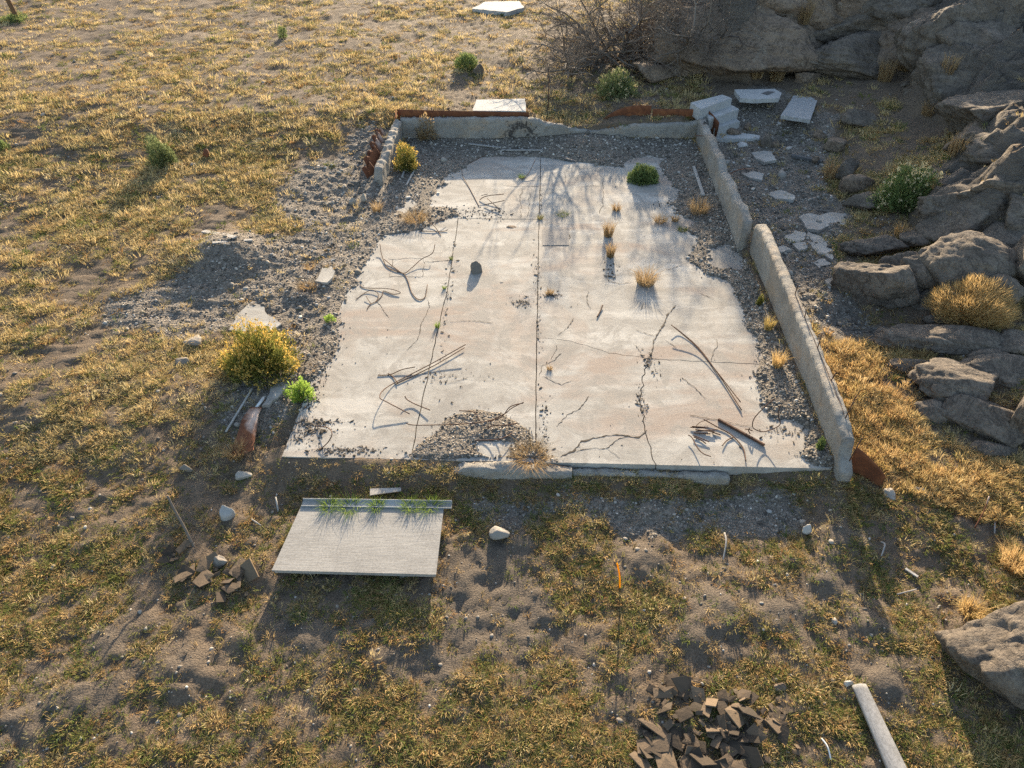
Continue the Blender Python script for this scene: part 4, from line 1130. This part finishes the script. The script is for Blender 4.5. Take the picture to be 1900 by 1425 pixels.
YARD = [([(1482, 402), (1500, 396), (1520, 399), (1545, 394), (1570, 396), (1569, 418), (1545, 416), (1520, 426), (1497, 424)], 'large pale pavement remnant in the gravel yard, unbroken'),
        ([(1494, 445), (1500, 430), (1525, 440), (1548, 468), (1544, 482), (1520, 470)], 'curved pale pavement remnant below the large one'),
        ([(1455, 440), (1475, 428), (1497, 432), (1490, 446), (1465, 450)], 'broken pavement piece left of the curved remnant'),
        ([(1470, 452), (1492, 449), (1500, 460), (1482, 464)], 'small flat pavement piece between larger remnants'),
        ([(1436, 462), (1456, 455), (1468, 462), (1448, 468)], 'thin pavement flake at left of the broken pavement'),
        ([(1506, 486), (1528, 480), (1542, 488), (1522, 497)], 'lowest piece of the broken pavement near the boulders'),
        ([(1530, 520), (1552, 512), (1558, 522), (1540, 530)], 'pavement flake beside the rounded grey boulder'),
        ([(1394, 283), (1430, 279), (1440, 296), (1420, 301), (1404, 294)], 'grey pavement remnant in the shaded yard near the steps'),
        ([(1376, 322), (1400, 317), (1418, 322), (1414, 334), (1390, 330)], 'grey pavement remnant in the shade, middle of the yard'),
        ([(1420, 358), (1450, 352), (1475, 362), (1472, 371), (1440, 368)], 'grey pavement remnant right of the jagged wall'),
        ([(425, 612), (440, 582), (466, 560), (488, 570), (500, 585), (520, 600), (498, 616)], 'pale pavement remnant in the gravel above the big golden bush'),
        ([(584, 521), (598, 498), (618, 494), (621, 508), (606, 525)], 'small pale pavement remnant left of the slab'),
        ([(486, 752), (512, 705), (545, 668), (558, 682), (526, 722), (500, 752)], 'narrow concrete strip in the shade of the golden bush')]
for i, (pl, lb) in enumerate(YARD):
    c = np.mean(pl, axis=0); q = P(*c)
    pts = [P(a, b) for a, b in pl]; zt = max(float(zmic(p_.x, p_.y)) for p_ in pts) * .5 + .5 * float(zmic(q.x, q.y)) + .035
    plate('pavement_piece', pl, zt, .10, 'slab', lb, 'pavement', seed=20 + i, jag=.035, step=.12)
# concrete stair: four treads as one thing with a tread per part
st_o = PG(1355, 262)
stair = tag(empty('concrete_steps', (7.1, 24.4, .05)), 'pale concrete steps climbing from the yard at the back right corner', 'steps')
def step_block(i, poly_px, ztop, h):
    pts = [Vector(G(a, b, ztop)) for a, b in poly_px]
    bm = prism(pts, ztop - h, ztop)
    bmesh.ops.bevel(bm, geom=[e for e in bm.edges if len(e.link_faces) == 2 and e.calc_face_angle(0) > .5], offset=.018, segments=2, affect='EDGES')
    child(link('step', bm_mesh('step', bm), 'step'), stair)
step_block(0, [(1281, 190), (1340, 175), (1359, 182), (1300, 203)], 1.12, .40)
step_block(1, [(1308, 209), (1357, 194), (1372, 202), (1316, 221)], .86, .40)
step_block(2, [(1320, 226), (1362, 217), (1374, 225), (1326, 239)], .56, .40)
step_block(3, [(1327, 247), (1346, 241), (1411, 251), (1409, 257), (1326, 257)], .26, .34)
# ------------------------------------------------------------------ plywood sheet on its frame, channel behind it
ply = tag(empty('plywood_platform', (-2.4, 6.75, -.35)), 'weathered grey plywood sheet set level on low supports in front of the slab', 'platform')
pz = -.10
pq = [Vector(G(a, b, pz)) for a, b in ((504, 1058), (809, 1066), (823, 944), (560, 936))]
bm = prism(pq, pz - .028, pz); child(link('sheet', bm_mesh('sheet', bm), 'ply'), ply)
for a, b in ((0, 1), (3, 2)):
    p, q = pq[a], pq[b]; d = (q - p); off = Vector((-d.y, d.x)).normalized() * (.06 if a == 0 else -.10)
    bm = bmesh.new(); rt = Matrix.Rotation(math.atan2(d.y, d.x), 3, 'Z')
    c = ((p + q) / 2 + off).to_3d(); c.z = pz - .028 - .045
    box_bm(bm, c, (d.length * .985, .05, .085), rt); child(link('support_beam', bm_mesh('support_beam', bm), 'wood'), ply)
for t in (.06, .5, .94):
    for a, b in ((0, 1), (3, 2)):
        c = pq[a].lerp(pq[b], t); cc = (pq[0] + pq[2]) / 2; c = c + (cc - c).normalized() * .42
        bm = bmesh.new(); box_bm(bm, (c.x, c.y, pz - .22), (.2, .2, .36), None, .008); child(link('support_block', bm_mesh('support_block', bm), 'stone'), ply)
def channel():
    zc = -.04
    a = Vector((*G(560, 930, zc), 0)); b = Vector((*G(838, 934, zc), 0)); d = b - a; L = d.length
    prof = [(-.075, .025), (-.075, 0), (.075, 0), (.075, .05), (.067, .05), (.067, .01), (-.067, .01), (-.067, .025)]
    V, F = [], []
    for i in range(2):
        for (yy, zz) in prof: V.append((-L / 2 if i == 0 else L / 2, yy, zz))
    for k in range(8): F.append((k, (k + 1) % 8, (k + 1) % 8 + 8, k + 8))
    F += [(0, 1, 6, 7), (1, 2, 5, 6), (2, 3, 4, 5), (8, 15, 14, 9), (9, 14, 13, 10), (10, 13, 12, 11)]
    c = (a + b) / 2
    o = link('metal_channel', np_mesh('metal_channel', V, F), 'metal', None, (c.x, c.y, -.095)); o.rotation_euler = (0, 0, math.atan2(d.y, d.x))
    tag(o, 'pale metal channel lying along the back edge of the plywood sheet', 'channel')
channel()
def plank(a, b, w, th, m, label, name='plank', lift=.03, taper=1.0, cat='wood', endz=0.0):
    p = PG(*a); q = PG(*b); p.z += lift; q.z += lift + endz; d = q - p
    bm = bmesh.new(); vs = box_bm(bm, (0, 0, 0), (d.length, w, th))
    for v in vs:
        if v.co.x > 0: v.co.y *= taper
    bmesh.ops.bevel(bm, geom=bm.edges[:], offset=th * .12, segments=1, affect='EDGES')
    o = link(name, bm_mesh(name, bm), m, None, (p + q) / 2); o.rotation_euler = d.to_track_quat('X', 'Z').to_euler()
    return tag(o, label, cat)
plank((688, 922), (745, 914), .16, .02, 'wood', 'splintered brown board behind the metal channel', taper=.5, lift=.06)
plank((1287, 310), (1305, 364), .09, .05, 'wood_pale', 'pale wooden batten lying on gravel inside the jagged wall')
plank((1468, 292), (1527, 297), .14, .10, 'dark_wood', 'charred black plank in the shaded yard')
plank((754, 345), (770, 316), .05, .03, 'wood_pale', 'pale lath leaning beside the yellow bush at the back left', lift=.04)
plank((746, 332), (751, 318), .05, .03, 'wood', 'short grey lath beside the yellow bush at the back left', lift=.04)
plank((869, 268), (930, 276), .07, .03, 'wood', 'grey lath lying at the foot of the back wall', lift=.03)
plank((930, 280), (1008, 281), .06, .03, 'wood', 'second grey lath at the foot of the back wall, further right', lift=.03)
plank((380, 438), (438, 447), .14, .04, 'wood', 'dark grey board in the field left of the gravel', lift=.05)
plank((395, 455), (470, 452), .10, .04, 'wood', 'long grey board in the field just below another board', lift=.04)
plank((1680, 1055), (1703, 1071), .045, .025, 'wood_pale', 'short white batten on bare soil, lower right')
plank((880, 307), (905, 303), .12, .05, 'dark_wood', 'burnt timber scrap on gravel at the back left of the slab')
plank((1046, 296), (1070, 299), .12, .06, 'dark_wood', 'burnt timber scrap at the back edge of the slab')
def limb(paths, m, label, name, cat, r0, r1, group=None, sides=6):
    V, F = [], []
    for p in paths: add_tube(V, F, smooth_path(p, 5), r0, r1, sides)
    o0 = Vector(V[0]); return tag(link(name, np_mesh(name, [v - o0 for v in V], F, True), m, None, o0), label, cat, group)
def gp(px, py, h=0.0):
    q = PG(px, py); q.z += h
    return q
limb([[gp(1588, 1280, .05), gp(1588, 1280, .05).lerp(gp(1650, 1424, .08), .5), gp(1650, 1424, .08), gp(1588, 1280, .05).lerp(gp(1650, 1424, .08), 1.3)]], 'log', 'thick weathered grey log at the bottom right', 'log', 'log', .11, .15, sides=6).scale = (1, 1, .5)
limb([[gp(362, 1020, -.05), gp(352, 1000, .25) , gp(342, 985, .5), gp(335, 972, .72)]], 'bark', 'weathered grey post leaning over the small tile pile', 'post', 'post', .026, .022)
p = gp(1150, 1092); limb([[p, p + Vector((-.03, .03, .3)), p + Vector((-.10, .02, .62))]], 'yellow', 'thin yellow marker stake in the front field', 'marker_stake', 'stake', .015, .013)
limb([[gp(1344, 990, .04), gp(1346, 1010, .08), gp(1342, 1037, .03)]], 'wood', 'thin curved bleached stick standing in the front grass', 'stick', 'stick', .016, .012)
limb([[gp(1634, 1008, .04), gp(1638, 1018, .10), gp(1634, 1034, .04)]], 'wood', 'short curved bleached stick, lower right', 'stick', 'stick', .016, .012)
limb([[gp(1843, 972, .04), gp(1844, 992, .04)]], 'wood', 'small bleached stick near the right frame edge', 'stick', 'stick', .016, .012)
limb([[gp(1665, 1102, .03), gp(1700, 1095, .05)]], 'wood', 'thin grey twig on the soil at lower right', 'stick', 'stick', .012, .008)
limb([[gp(1805, 985, .03), gp(1815, 965, .2), gp(1818, 948, .35)]], 'rust_pale', 'thin reddish rod leaning near the right edge', 'rod', 'rod', .012, .012)
limb([[gp(468, 967, .03), gp(485, 977, .03)]], 'wood_pale', 'pale stick beside the white lumpy stone', 'stick', 'stick', .014, .01)
limb([[gp(516, 948, .02), gp(514, 930, .12)]], 'wood_pale', 'small pale stake by the plywood corner', 'stick', 'stick', .016, .014)
limb([[gp(1522, 1373, .03), gp(1532, 1390, .05), gp(1540, 1412, .03)]], 'pipe', 'thin pale wire beside the tile pile', 'wire', 'wire', .010, .010)
p = gp(34, 38); limb([[p + Vector((0, 0, -.2)), p + Vector((-.12, .05, .8)), p + Vector((-.3, .1, 1.9))]], 'bark_brown', 'leaning brown post in the top left corner', 'post', 'post', .13, .10)
q = PG(384, 287)
boulder(385, 286, 16, 16, 'small rust-brown lump alone in the left field', 951, m='rust', name='rusty_lump', cat='scrap', sub=3)
boulder(1375, 270, 20, 9, 'bright white flat scrap on the ground below the steps', 952, m='white', name='white_scrap', cat='scrap', sub=3, facets=6)
boulder(927, 990, 30, 28, 'pale broken concrete chunk in the dark grass below the kerb', 953, m='stone', name='concrete_chunk', cat='chunk', sub=3, facets=7)
for i, (px, py, s_, lb) in enumerate(((914, 520, 7, 'small stone on the slab, left of two below the grey stone'), (931, 527, 9, 'small stone on the slab, right of two below the grey stone'), (1100, 630, 9, 'small dark clod right of the centre joint'),
        (1377, 768, 9, 'small dark clod above the looped rebar'), (965, 737, 7, 'tiny white block at the tip of the arching rebar'), (917, 752, 10, 'knot of stones at the top of the gravel heap'), (967, 779, 9, 'brown stone at the right of the gravel heap'))):
    boulder(px, py, s_, s_, lb, 960 + i, m='white' if 'white' in lb else 'stone' if 'stone' in lb else 'debris', name='small_stone', cat='stone', sub=2)

# ------------------------------------------------------------------ broken roof tiles
def shard(seed):
    rd = random.Random(seed); n = rd.choice((4, 4, 5)); L = rd.uniform(.12, .22); Wd = L * rd.uniform(.55, .9)
    pts = []
    for k in range(n):
        an = 2 * math.pi * k / n + rd.uniform(-.35, .35) + .6
        pts.append((math.cos(an) * L * rd.uniform(.8, 1.1), math.sin(an) * Wd * rd.uniform(.8, 1.1)))
    bm = bmesh.new(); th = .016; cv = rd.uniform(.0, 1.8)
    def zc(x, y): return -cv * y * y
    rows = [bm.verts.new((x, y, zc(x, y) + th)) for x, y in pts]; low = [bm.verts.new((x, y, zc(x, y))) for x, y in pts]
    ct = bm.verts.new((0, 0, th)); cb = bm.verts.new((0, 0, 0))
    for k in range(n):
        j = (k + 1) % n
        bm.faces.new((ct, rows[k], rows[j])); bm.faces.new((cb, low[j], low[k])); bm.faces.new((rows[k], low[k], low[j], rows[j]))
    return bm_mesh('tile_shard', bm)
SH = [shard(s) for s in range(14)]
for me in SH: me.materials.append(M['tile'])
def pile(poly_px, n, label, group, seed, hmax=.05):
    rd = random.Random(seed); pw = [Vector(G(a, b, -.4)) for a, b in poly_px]; k = 0
    pn = np.array([(v.x, v.y) for v in pw]); x0, y0 = pn.min(0); x1, y1 = pn.max(0)
    while k < n:
        x, y = rd.uniform(x0, x1), rd.uniform(y0, y1); sd_ = float(sdf(np.array([x]), np.array([y]), pn)[0])
        if sd_ > .02: continue
        h = min(hmax, max(0, -sd_) * .22) * rd.uniform(.0, 1.0)
        o = link('tile_shard', rd.choice(SH), None, None, (x, y, float(zmic(x, y)) + .035 + h))
        o.rotation_euler = (rd.gauss(0, .28), rd.gauss(0, .28), rd.uniform(0, 6.28)); s_ = rd.choice((.35, .5, .7, .9, 1.1, 1.25)) * rd.uniform(.85, 1.1); o.scale = (s_, s_, s_)
        tag(o, label, 'tile', group); k += 1
pile([(1205, 1280), (1255, 1250), (1330, 1275), (1410, 1290), (1450, 1330), (1445, 1400), (1420, 1445), (1195, 1445), (1180, 1380), (1225, 1330)], 125, 'brown broken tile shard in the large heap at the bottom right', 'broken tiles in the large heap', 5)
pile([(1420, 1290), (1470, 1310), (1490, 1400), (1450, 1420)], 9, 'brown broken tile shard strewn right of the large tile heap', 'tiles strewn right of the heap', 6, .03)
pile([(300, 1040), (330, 1005), (420, 1040), (475, 1060), (470, 1110), (400, 1115), (340, 1090)], 26, 'brown broken tile shard in the small scattered pile left of the plywood', 'broken tiles in the small pile', 8, .06)

# ------------------------------------------------------------------ plants (things)
def bush(px, py, w, h, label, leaf, seed, flower=None, nb=2600, nf=0, name='bush', cat='bush', blade=(.012, .16), squash=.5, stem=True, fsize=.035, ragged=.22, group=None, fine=False):
    """mound of thin leafy shoots; px, py = centre of the base"""
    b = PG(px, py); mt = metre(px, py); a = PITCH - math.atan((712.5 - py) / FPX)
    rx = w / mt / 2; hz = max((h / mt - rx * .8 * math.sin(a)) / math.cos(a), .4 * rx)
    b.y += rx * .45; b.z = float(zmic(b.x, b.y))
    rd = np.random.default_rng(seed)
    o = tag(empty(name, b), label, cat, group)
    d = rd.normal(size=(nb, 3)); d[:, 2] = np.abs(d[:, 2]) * 1.0 + .02; d /= np.linalg.norm(d, axis=1)[:, None]
    lump = 1 + ragged * n3(d, 1.8, seed, 3) * 1.6
    rad = rd.uniform(.0, 1, nb) ** .33 * lump
    p = d * rad[:, None] * np.array([rx, rx * .85, hz])
    dirn = d * np.array([1, 1, .7]) + np.array([0, 0, .65]) + rd.normal(0, .38, (nb, 3)); dirn /= np.linalg.norm(dirn, axis=1)[:, None]
    ln = blade[1] * rd.uniform(.5, 1.2, nb) * (rx / .8) ** .5
    sd2 = np.cross(dirn, rd.normal(size=(nb, 3))); sd2 /= np.linalg.norm(sd2, axis=1)[:, None] + 1e-9
    wv = sd2 * (blade[0] * rd.uniform(.6, 1.3, nb))[:, None]
    tip = p + dirn * ln[:, None] * .5; base = p - dirn * ln[:, None] * .5
    base[:, 2] = np.maximum(base[:, 2], -.02)
    mid = p + wv
    V = np.stack([base, p - wv, tip, p + wv], 1).reshape(-1, 3); F = np.arange(nb * 4).reshape(-1, 4)
    me = np_mesh('foliage', V, F); c = tag(link('foliage', me, leaf, o), kind='stuff')
    if stem:
        V, F = [], []
        for k in range(9):
            an = rd.uniform(0, 6.28); q = Vector((math.cos(an) * rx * .6, math.sin(an) * rx * .5, hz * .75))
            add_tube(V, F, [Vector((0, 0, -.05)), q * .5 + Vector((0, 0, hz * .1)), q], .014 * (rx / .6) ** .5, .004, 3)
        link('stems', np_mesh('stems', V, F), 'bark', o)
    if flower and nf:
        d = rd.normal(size=(nf, 3)); d[:, 2] = np.abs(d[:, 2]) + .15; d /= np.linalg.norm(d, axis=1)[:, None]
        lump = 1 + ragged * n3(d, 1.8, seed, 3) * 1.6
        p = d * (lump * rd.uniform(.97, 1.10, nf))[:, None] * np.array([rx, rx * .85, hz])
        k = 7
        q = np.repeat(p, k, 0) + rd.normal(0, fsize * .9, (nf * k, 3))
        e1 = rd.normal(0, fsize * .38, (nf * k, 3)); e2 = rd.normal(0, fsize * .38, (nf * k, 3)); e2[:, 2] += fsize * .3
        V = np.stack([q - e1, q - e2, q + e1, q + e2], 1).reshape(-1, 3)
        tag(link('flower_heads', np_mesh('flower_heads', V, np.arange(nf * k * 4).reshape(-1, 4)), flower, o), kind='stuff')
    return o
bush(482, 706, 128, 100, 'large round golden-topped bush left of the slab', 'leaf_olive', 1, 'flower_gold', 7000, 430, blade=(.011, .17), ragged=.28, fsize=.030)
bush(755, 318, 40, 48, 'small yellow-green bush inside the back left wall corner', 'leaf_olive', 2, 'flower_gold', 2600, 110)
bush(1195, 345, 60, 42, 'dense round green bush growing on the back of the slab', 'leaf_green', 3, None, 5000, 0, ragged=.14)
bush(1146, 180, 76, 48, 'grey-green bush behind the back wall, right of centre', 'leaf_grey', 4, 'flower_pale', 4200, 50)
bush(866, 132, 46, 34, 'round green bush alone in the sunny field near the bare shrub', 'leaf_green', 5, None, 2600)
bush(302, 308, 50, 46, 'loose pale green bush with a long shadow in the left field', 'leaf_grey', 6, None, 3400, ragged=.3)
bush(525, 72, 18, 24, 'small upright green plant near the top of the left field', 'leaf_green', 7, None, 700)
bush(-2, 278, 30, 22, 'green plant cut by the left frame edge', 'leaf_green', 8, None, 700)
bush(560, 748, 50, 46, 'bright green leafy weed at the left slab edge', 'leaf_bright', 9, None, 1500, blade=(.013, .13), ragged=.35)
bush(611, 598, 22, 18, 'small bright green weed by the left slab edge', 'leaf_bright', 10, None, 420, blade=(.011, .1), stem=False)
bush(1686, 392, 112, 84, 'large leafy green bush with pale tips among the right rocks', 'leaf_green', 11, 'flower_pale', 6500, 90, fsize=.05, ragged=.25)
bush(1815, 606, 170, 92, 'big feathery golden dry bush among the rocks on the right', 'straw_fine', 12, None, 17000, 0, blade=(.0042, .24), ragged=.15)
bush(1745, 116, 34, 24, 'small olive bush in the shade of the hillside', 'leaf_olive', 13, None, 900)
bush(20, 42, 60, 20, 'low green growth around the post in top left corner', 'leaf_green', 14, None, 1200, ragged=.4)
bush(790, 262, 42, 36, 'brown dead bush against the back wall, left corner', 'grass_dry', 15, None, 1500, ragged=.5)
bush(1522, 835, 16, 26, 'small green plant at the foot of the near right wall', 'leaf_green', 16, None, 500, stem=False)
bush(1410, 566, 14, 20, 'small yellow-green plant at the foot of the long wall', 'leaf_olive', 17, None, 400, stem=False)
def tuft_thing(px, py, w, h, label, m, seed, blades=110, zz=None, lean=1.1, width=.0042, name='grass_clump', group=None):
    b = PG(px, py); mt = metre(px, py)
    if inside_d(np.array([b.x]), np.array([b.y]))[0] > 0: b.z = max(b.z, .0)
    if zz is not None: b = Vector((*G(px, py, zz), zz))
    hh = h / mt / .75; me = tuft_mesh(seed, blades, hh, w / mt * .55, width, lean, base=w / mt * .11)
    me.materials.append(M[m])
    return tag(link(name, me, None, None, b), label, 'grass', group)
TU = [(1197, 530, 52, 30, 'bushy dry grass clump on the right half of the slab', 'grass_dry', 240), (1128, 442, 26, 34, 'upright dry clump in the crack, upper of two on the slab', 'grass_dry', 150), (1132, 480, 22, 32, 'upright dry clump in the crack, lower of two on the slab', 'grass_dry', 130),
      (1143, 394, 22, 14, 'yellowish tuft on the slab below the round green bush', 'grass_amber', 90), (1225, 416, 34, 14, 'pale brown tuft near the right slab edge, left of two', 'grass_dry', 120), (1252, 414, 20, 14, 'pale brown tuft near the right slab edge, right of two', 'grass_amber', 80),
      (985, 850, 90, 18, 'spreading golden grass clump at the front kerb', 'grass_dry', 260), (812, 612, 12, 12, 'tiny green sprig in the left joint of the slab', 'grass_green', 40), (1020, 690, 14, 8, 'small tuft right of the centre joint', 'grass_dry', 50),
      (838, 486, 10, 8, 'tiny tuft in the left joint, upper', 'grass_mix', 30), (825, 540, 10, 8, 'tiny tuft in the left joint, middle', 'grass_green', 30), (1002, 410, 16, 8, 'tuft where the two main joints cross', 'grass_mix', 60), (1045, 403, 30, 6, 'low weeds along the cross joint', 'grass_mix', 80),
      (1020, 550, 20, 10, 'dark weed patch right of the centre joint', 'grass_dry', 60), (968, 334, 16, 8, 'weed at the foot of the thin rod near the back', 'grass_green', 60), (770, 408, 60, 16, 'orange dry weeds along the left end of the cross joint', 'grass_amber', 220),
      (700, 392, 26, 22, 'orange dry weed in gravel left of the slab', 'grass_amber', 90), (1265, 432, 24, 8, 'low weeds at the right slab edge', 'grass_mix', 80), (1442, 680, 30, 34, 'amber weeds at the foot of the long wall, lower', 'grass_amber', 130), (1425, 610, 24, 30, 'amber weeds at the foot of the long wall, upper', 'grass_amber', 110),
      (440, 850, 46, 34, 'straw-coloured clump left of the pale rusty strip', 'grass_dry', 150), (575, 500, 26, 12, 'dry tuft beside the small pavement remnant', 'grass_amber', 80), (570, 533, 40, 10, 'low dry weeds in the gravel left of the slab', 'grass_amber', 100),
      (1295, 395, 50, 30, 'yellow weeds beside the pale batten inside the jagged wall', 'grass_amber', 180), 
      (1880, 1050, 70, 40, 'tall golden grass at the right frame edge', 'grass_amber', 220), (1800, 1135, 60, 30, 'golden grass on the top of the lone boulder', 'grass_amber', 160)]
for i, (px, py, w, h, lb, m, nb) in enumerate(TU):
    if m == 'grass_amber' and 540 < px < 1300: m = 'grass_dry'
    tuft_thing(px, py, w * .9, h * .8, lb, m, 900 + i, int(nb * 1.5))
for i, (px, w, lb) in enumerate(((612, 40, 'green grass sprouting behind the plywood sheet, leftmost clump'), (650, 50, 'green grass sprouting behind the plywood sheet, second clump'), (700, 34, 'green grass sprouting behind the plywood sheet, middle clump'), (762, 44, 'green grass sprouting behind the plywood sheet, fourth clump'), (800, 44, 'green grass sprouting behind the plywood sheet, rightmost clump'))):
    tuft_thing(px, 941, w, 10, lb, 'grass_green', 950 + i, 120, -.09)
# tall pale grass clumps in the shaded yard and the amber strip
k = 0
for (px, py, h, lb) in ((1480, 82, 40, 'tall pale grass clump left of the layered rock outcrop'), (1500, 125, 30, 'tall pale grass clump in front of the layered outcrop, left'), (1535, 120, 28, 'tall pale grass clump in front of the layered outcrop, middle'), (1575, 140, 26, 'tall pale grass clump at the outcrop foot, right of middle'),
                        (1640, 150, 34, 'tall pale grass clump left of the stone pair'), (1675, 140, 30, 'tall pale grass clump just behind the stone pair'), (1740, 180, 36, 'tall pale grass clump right of the stone pair'), (1765, 300, 34, 'tall pale grass clump on the dark rock slope'),
                        (1540, 330, 34, 'straw clump at the end of the charred plank'), (1720, 215, 24, 'straw clump at the foot of the dark rock face'), (1400, 150, 26, 'straw clump in front of the tan slab, left'), (1440, 148, 26, 'straw clump in front of the tan slab, right'), (1672, 436, 22, 'orange grass clump between the rocks above the cluster')):
    tuft_thing(px, py, 34, h, lb, 'grass_dry' if 'orange' not in lb else 'grass_amber', 1000 + k, 160, None, .7, .007); k += 1

# ------------------------------------------------------------------ the big bare shrub
def bare_shrub():
    b = PG(1165, 112); rd = random.Random(4)
    o = tag(empty('bare_shrub', b), 'large leafless tangled shrub with grey twigs behind the back wall', 'shrub')
    V, F, V2, F2 = [], [], [], []
    def grow(p, d, ln, r, lev):
        pts = [p]; q = p
        nseg = 4
        for k in range(nseg):
            d = (d + Vector((rd.gauss(0, .22), rd.gauss(0, .22), rd.gauss(-.02, .18)))).normalized()
            q = q + d * ln / nseg
            if q.z < .05: q.z = .05 + rd.random() * .1; d.z = abs(d.z)
            pts.append(q)
        add_tube(V if lev < 2 else V2, F if lev < 2 else F2, pts, r, r * .45, 4 if lev < 2 else 3, False)
        if lev >= 4: return
        for k in range(rd.choice((3, 4, 5)) if lev else 6):
            i = rd.randint(1, nseg); dd = (d + Vector((rd.gauss(0, .75), rd.gauss(0, .75), rd.gauss(.15, .5)))).normalized()
            grow(pts[i], dd, ln * rd.uniform(.45, .72), max(r * .5, .0055), lev + 1)
    for k in range(25):
        an = rd.uniform(0, 6.28); el = rd.uniform(.08, 1.0)
        d = Vector((math.cos(an) * math.cos(el), math.sin(an) * math.cos(el) * .8, math.sin(el)))
        grow(Vector((rd.gauss(0, 1.1), rd.gauss(0, .7), -.05)), d, rd.uniform(2.0, 3.2), rd.uniform(.05, .10), 0)
    link('branches', np_mesh('branches', V, F, True), 'bark', o)
    link('twigs', np_mesh('twigs', V2, F2, True), 'bark', o)
bare_shrub()
